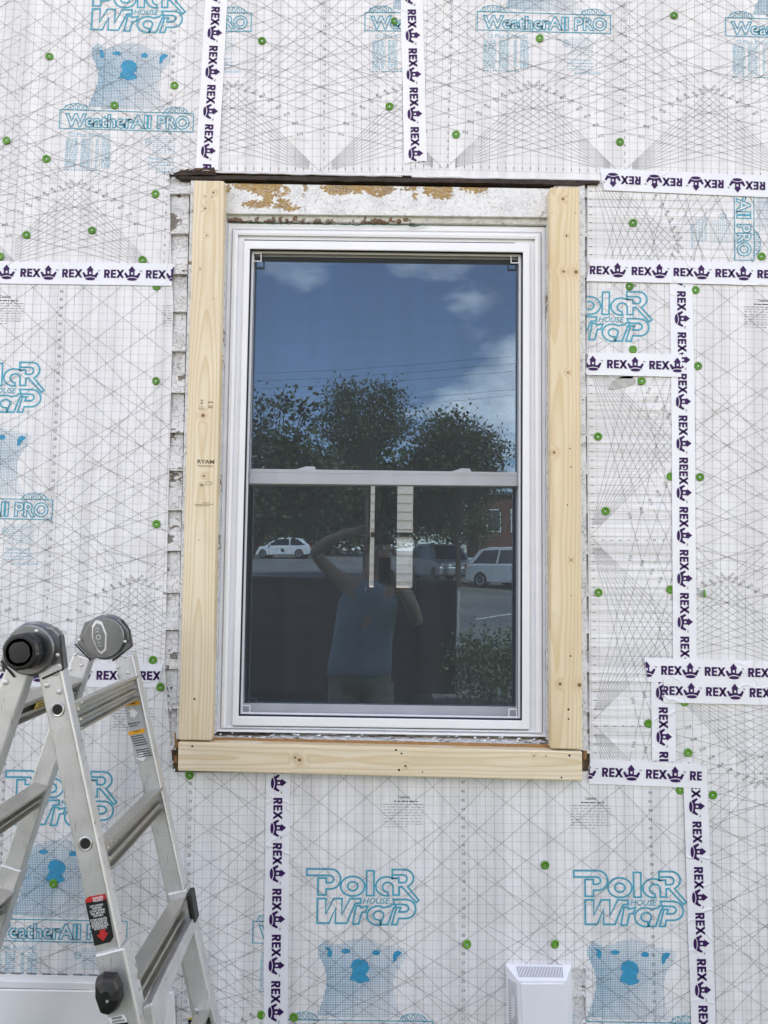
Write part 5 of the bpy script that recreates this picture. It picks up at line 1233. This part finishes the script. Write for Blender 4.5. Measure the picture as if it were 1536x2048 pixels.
# room: drape in the rear window, neighbour's white house beyond
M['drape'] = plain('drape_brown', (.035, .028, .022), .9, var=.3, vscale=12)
dr = MB(); rows = []
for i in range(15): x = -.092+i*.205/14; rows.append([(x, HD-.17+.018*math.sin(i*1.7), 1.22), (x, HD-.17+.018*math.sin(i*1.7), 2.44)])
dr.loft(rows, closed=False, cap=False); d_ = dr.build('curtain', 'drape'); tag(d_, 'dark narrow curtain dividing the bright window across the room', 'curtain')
rw = empty('rear_window', (.065, HD-.06, 1.28), 'bright narrow window seen across the dark room', 'window')
MB().box((.065, HD-.06, 1.30), (.46, .10, .04)).build('sill', 'white_siding', rw); MB().box((.065, HD-.06, 2.34), (.46, .10, .04)).build('head', 'white_siding', rw)
for x in (-.15, .28): MB().box((x, HD-.06, 1.82), (.04, .10, 1.0)).build('jamb', 'white_siding', rw)
MB().box((.065, HD-.06, 1.80), (.386, .05, .045)).build('meeting_rail', 'oldwood', rw)
nh = empty('neighbour_house', (0, 10, 0), 'white clapboard house next door seen through the rear window', 'house')
MB().box((0, 11.0, 2.2), (9, 4, 4.4)).build('wall', 'white_siding', nh)
for i in range(30):
    z = .3+i*.135; q = [Vector((-4.4, 8.965, z)), Vector((4.4, 8.965, z)), Vector((4.4, 8.988, z+.133)), Vector((-4.4, 8.988, z+.133))]
    MB().hexa(q, [Y(p, 8.997) for p in q]).build('clapboard', 'white_siding', nh)
MB().prism([(-4.9, 8.6, 4.4), (-4.9, 11, 6), (-4.9, 13.4, 4.4)], (9.8, 0, 0)).build('roof', 'roofing', nh)

# ------------------------------------------------------------------ the photographer
M['skin'] = plain('skin', (.58, .33, .23), .5, 0, .4, var=.12, vscale=12); M['tank'] = plain('tank_top_blue', (.22, .32, .38), .85, var=.2, vscale=18, bump=.4, bdist=.01); M['shorts'] = plain('shorts_tan', (.30, .25, .20), .9, var=.2, vscale=20); M['hair'] = plain('hair_brown', (.05, .03, .02), .8); M['boot'] = plain('boot', (.05, .035, .025), .7)
person = empty('person', (-.12, -2.55, 0), 'person in a blue tank top and tan shorts photographing the window, one arm raised', 'person')
V_, E_, Rr = [], [], []
def sv(p, r, parent=None):
    V_.append(Vector(p)); Rr.append(r)
    if parent is not None: E_.append((parent, len(V_)-1))
    return len(V_)-1
def chain(par, lst):
    for p, r in lst: par = sv(p, r, par)
    return par
PY = -2.56
pel = sv((-.14, PY, .92), .145)
wst = chain(pel, [((-.13, PY, 1.05), .135), ((-.11, PY, 1.20), .14), ((-.09, PY+.01, 1.34), .135)])
nk = chain(wst, [((-.08, PY+.01, 1.43), .075), ((-.06, PY+.03, 1.49), .055), ((-.04, PY+.05, 1.55), .072), ((-.03, PY+.05, 1.63), .086), ((-.03, PY+.04, 1.70), .078), ((-.03, PY+.03, 1.745), .04)])
def hand(w, dirn, side, curl, palm_n):
    d = Vector(dirn).normalized(); s_ = Vector(side).normalized(); n = Vector(palm_n).normalized(); base = V_[w]
    pm = sv(base+d*.045, .024, w)
    for k, (off, ln) in enumerate(((-.030, .070), (-.010, .080), (.010, .075), (.029, .060))):
        a = sv(base+d*.085+s_*off, .0105, pm); b = sv(V_[a]+(d*(1-curl*.5)+n*curl*.6).normalized()*ln*.5, .009, a); sv(V_[b]+(d*(1-curl)+n*curl).normalized()*ln*.5, .0078, b)
    a = sv(base+d*.035+s_*-.038, .012, pm); sv(V_[a]+(d*.7-s_*.6+n*.3).normalized()*.045, .0095, a)
# left arm (picture left) raised, hand above the phone
le = chain(wst, [((-.24, PY, 1.40), .068), ((-.30, PY+.02, 1.43), .055), ((-.40, PY+.10, 1.53), .047), ((-.46, PY+.16, 1.61), .042), ((-.36, PY+.22, 1.67), .042), ((-.24, PY+.27, 1.735), .030)])
hand(le, (1, .22, .12), (0, .3, 1), .35, (0, .6, -.8))
re = chain(wst, [((.07, PY, 1.40), .068), ((.13, PY+.01, 1.37), .055), ((.19, PY+.06, 1.25), .048), ((.22, PY+.12, 1.15), .043), ((.17, PY+.22, 1.28), .042), ((.085, PY+.31, 1.40), .030)])
hand(re, (-.55, .35, .75), (.7, 0, .6), .55, (-.8, -.2, .2))
for s_ in (-1, 1):
    x = -.14+s_*.10
    chain(pel, [((x, PY, .82), .10), ((x+s_*.01, PY+.01, .50), .062), ((x+s_*.015, PY-.01, .34), .058), ((x+s_*.015, PY-.02, .10), .042), ((x+s_*.02, PY+.02, .045), .045), ((x+s_*.03, PY+.14, .035), .038)])
me = bpy.data.meshes.new('body'); me.from_pydata([tuple(v) for v in V_], E_, []); bo = bpy.data.objects.new('body', me); COL.objects.link(bo); bo.parent = person; bo.location = -Vector(person.location)
sm_ = bo.modifiers.new('skin', 'SKIN'); sm_.use_smooth_shade = True
for i, d in enumerate(me.skin_vertices[0].data):
    k = 1.0
    d.radius = (Rr[i]*(1.2 if i < 4 else 1.0), Rr[i]*(.8 if i < 4 else 1.0)); d.use_root = (i == 0)
bo.modifiers.new('sub', 'SUBSURF').levels = 2; bo.modifiers['sub'].render_levels = 2; me.materials.append(M['skin'])
def hoop(c, rx, ry, n=28): return [Vector((c[0]+rx*math.cos(k*2*math.pi/n), c[1]+ry*math.sin(k*2*math.pi/n), c[2]+(c[3] if len(c) > 3 else 0)*math.cos(k*2*math.pi/n))) for k in range(n)]
tk = MB(); tk.loft([hoop((-.16, PY, .80), .215, .165), hoop((-.155, PY, .86), .212, .162), hoop((-.14, PY, 1.0), .20, .15), hoop((-.12, PY, 1.15), .20, .148), hoop((-.10, PY, 1.28), .205, .145), hoop((-.09, PY, 1.36), .175, .12), hoop((-.085, PY+.005, 1.425), .115, .09)], cap=False)
tko = tk.build('tank_top', 'tank', person, smooth=True); so_ = tko.modifiers.new('solid', 'SOLIDIFY'); so_.thickness = .004
MB().box((-.20, PY+.145, 1.33), (.035, .006, .03)).build('pocket_label', plain('label_tan', (.45, .30, .16), .8), person)
sh = MB(); sh.loft([hoop((-.15, PY, .93), .19, .14), hoop((-.15, PY, .78), .205, .15), hoop((-.15, PY, .70), .20, .14)], cap=False)
for s_ in (-1, 1): sh.loft([hoop((-.14+s_*.10, PY, .76), .115, .125, 20), hoop((-.14+s_*.11, PY, .60), .11, .115, 20), hoop((-.14+s_*.115, PY, .46), .105, .105, 20)], cap=False)
sho = sh.build('shorts', 'shorts', person, smooth=True); so_ = sho.modifiers.new('solid', 'SOLIDIFY'); so_.thickness = .004
hr = MB(); rings = []
for k in range(7): a = k/6*1.45; rings.append(hoop((-.03, PY+.035, 1.665+.098*math.sin(a)), .095*math.cos(a)+.001, .105*math.cos(a)+.001, 20))
hr.loft(rings); hr.build('hair', 'hair', person, smooth=True)
fy = PY+.135
for s_ in (-1, 1): MB().lathe((-.03+s_*.032, fy-.008, 1.635), (0, 1, 0), [(-.006, .012), (.004, .010), (.008, .003)], 12).build('eye', 'stickwhite', person); MB().lathe((-.03+s_*.095, PY+.045, 1.62), (s_, 0, 0), [(-.02, .012), (0, .026), (.012, .022)], 10).build('ear', 'skin', person)
MB().add([(-.03, fy-.005, 1.645), (-.045, fy-.01, 1.585), (-.015, fy-.01, 1.585), (-.03, fy+.02, 1.592)], [(0, 1, 3), (0, 3, 2), (1, 2, 3), (0, 2, 1)]).build('nose', 'skin', person)
MB().box((-.03, fy-.012, 1.562), (.045, .012, .010)).build('mouth', plain('lips', (.35, .14, .11), .5), person, bevel=.003)
for s_ in (-1, 1):
    x = -.14+s_*.125; MB().loft([hoop((x, PY+.05, .0), .055, .145, 16), hoop((x, PY+.05, .05), .055, .14, 16), hoop((x, PY+.01, .10), .05, .09, 16), hoop((x, PY-.02, .20), .052, .062, 16)]).build('boot', 'boot', person, smooth=True)
ph = MB().box((.004, -DIST-.016, CAMZ-.055), (.076, .009, .16)).build('phone', 'stickblack', bevel=.004); tag(ph, 'black phone held up by the person in the mirror image', 'phone')
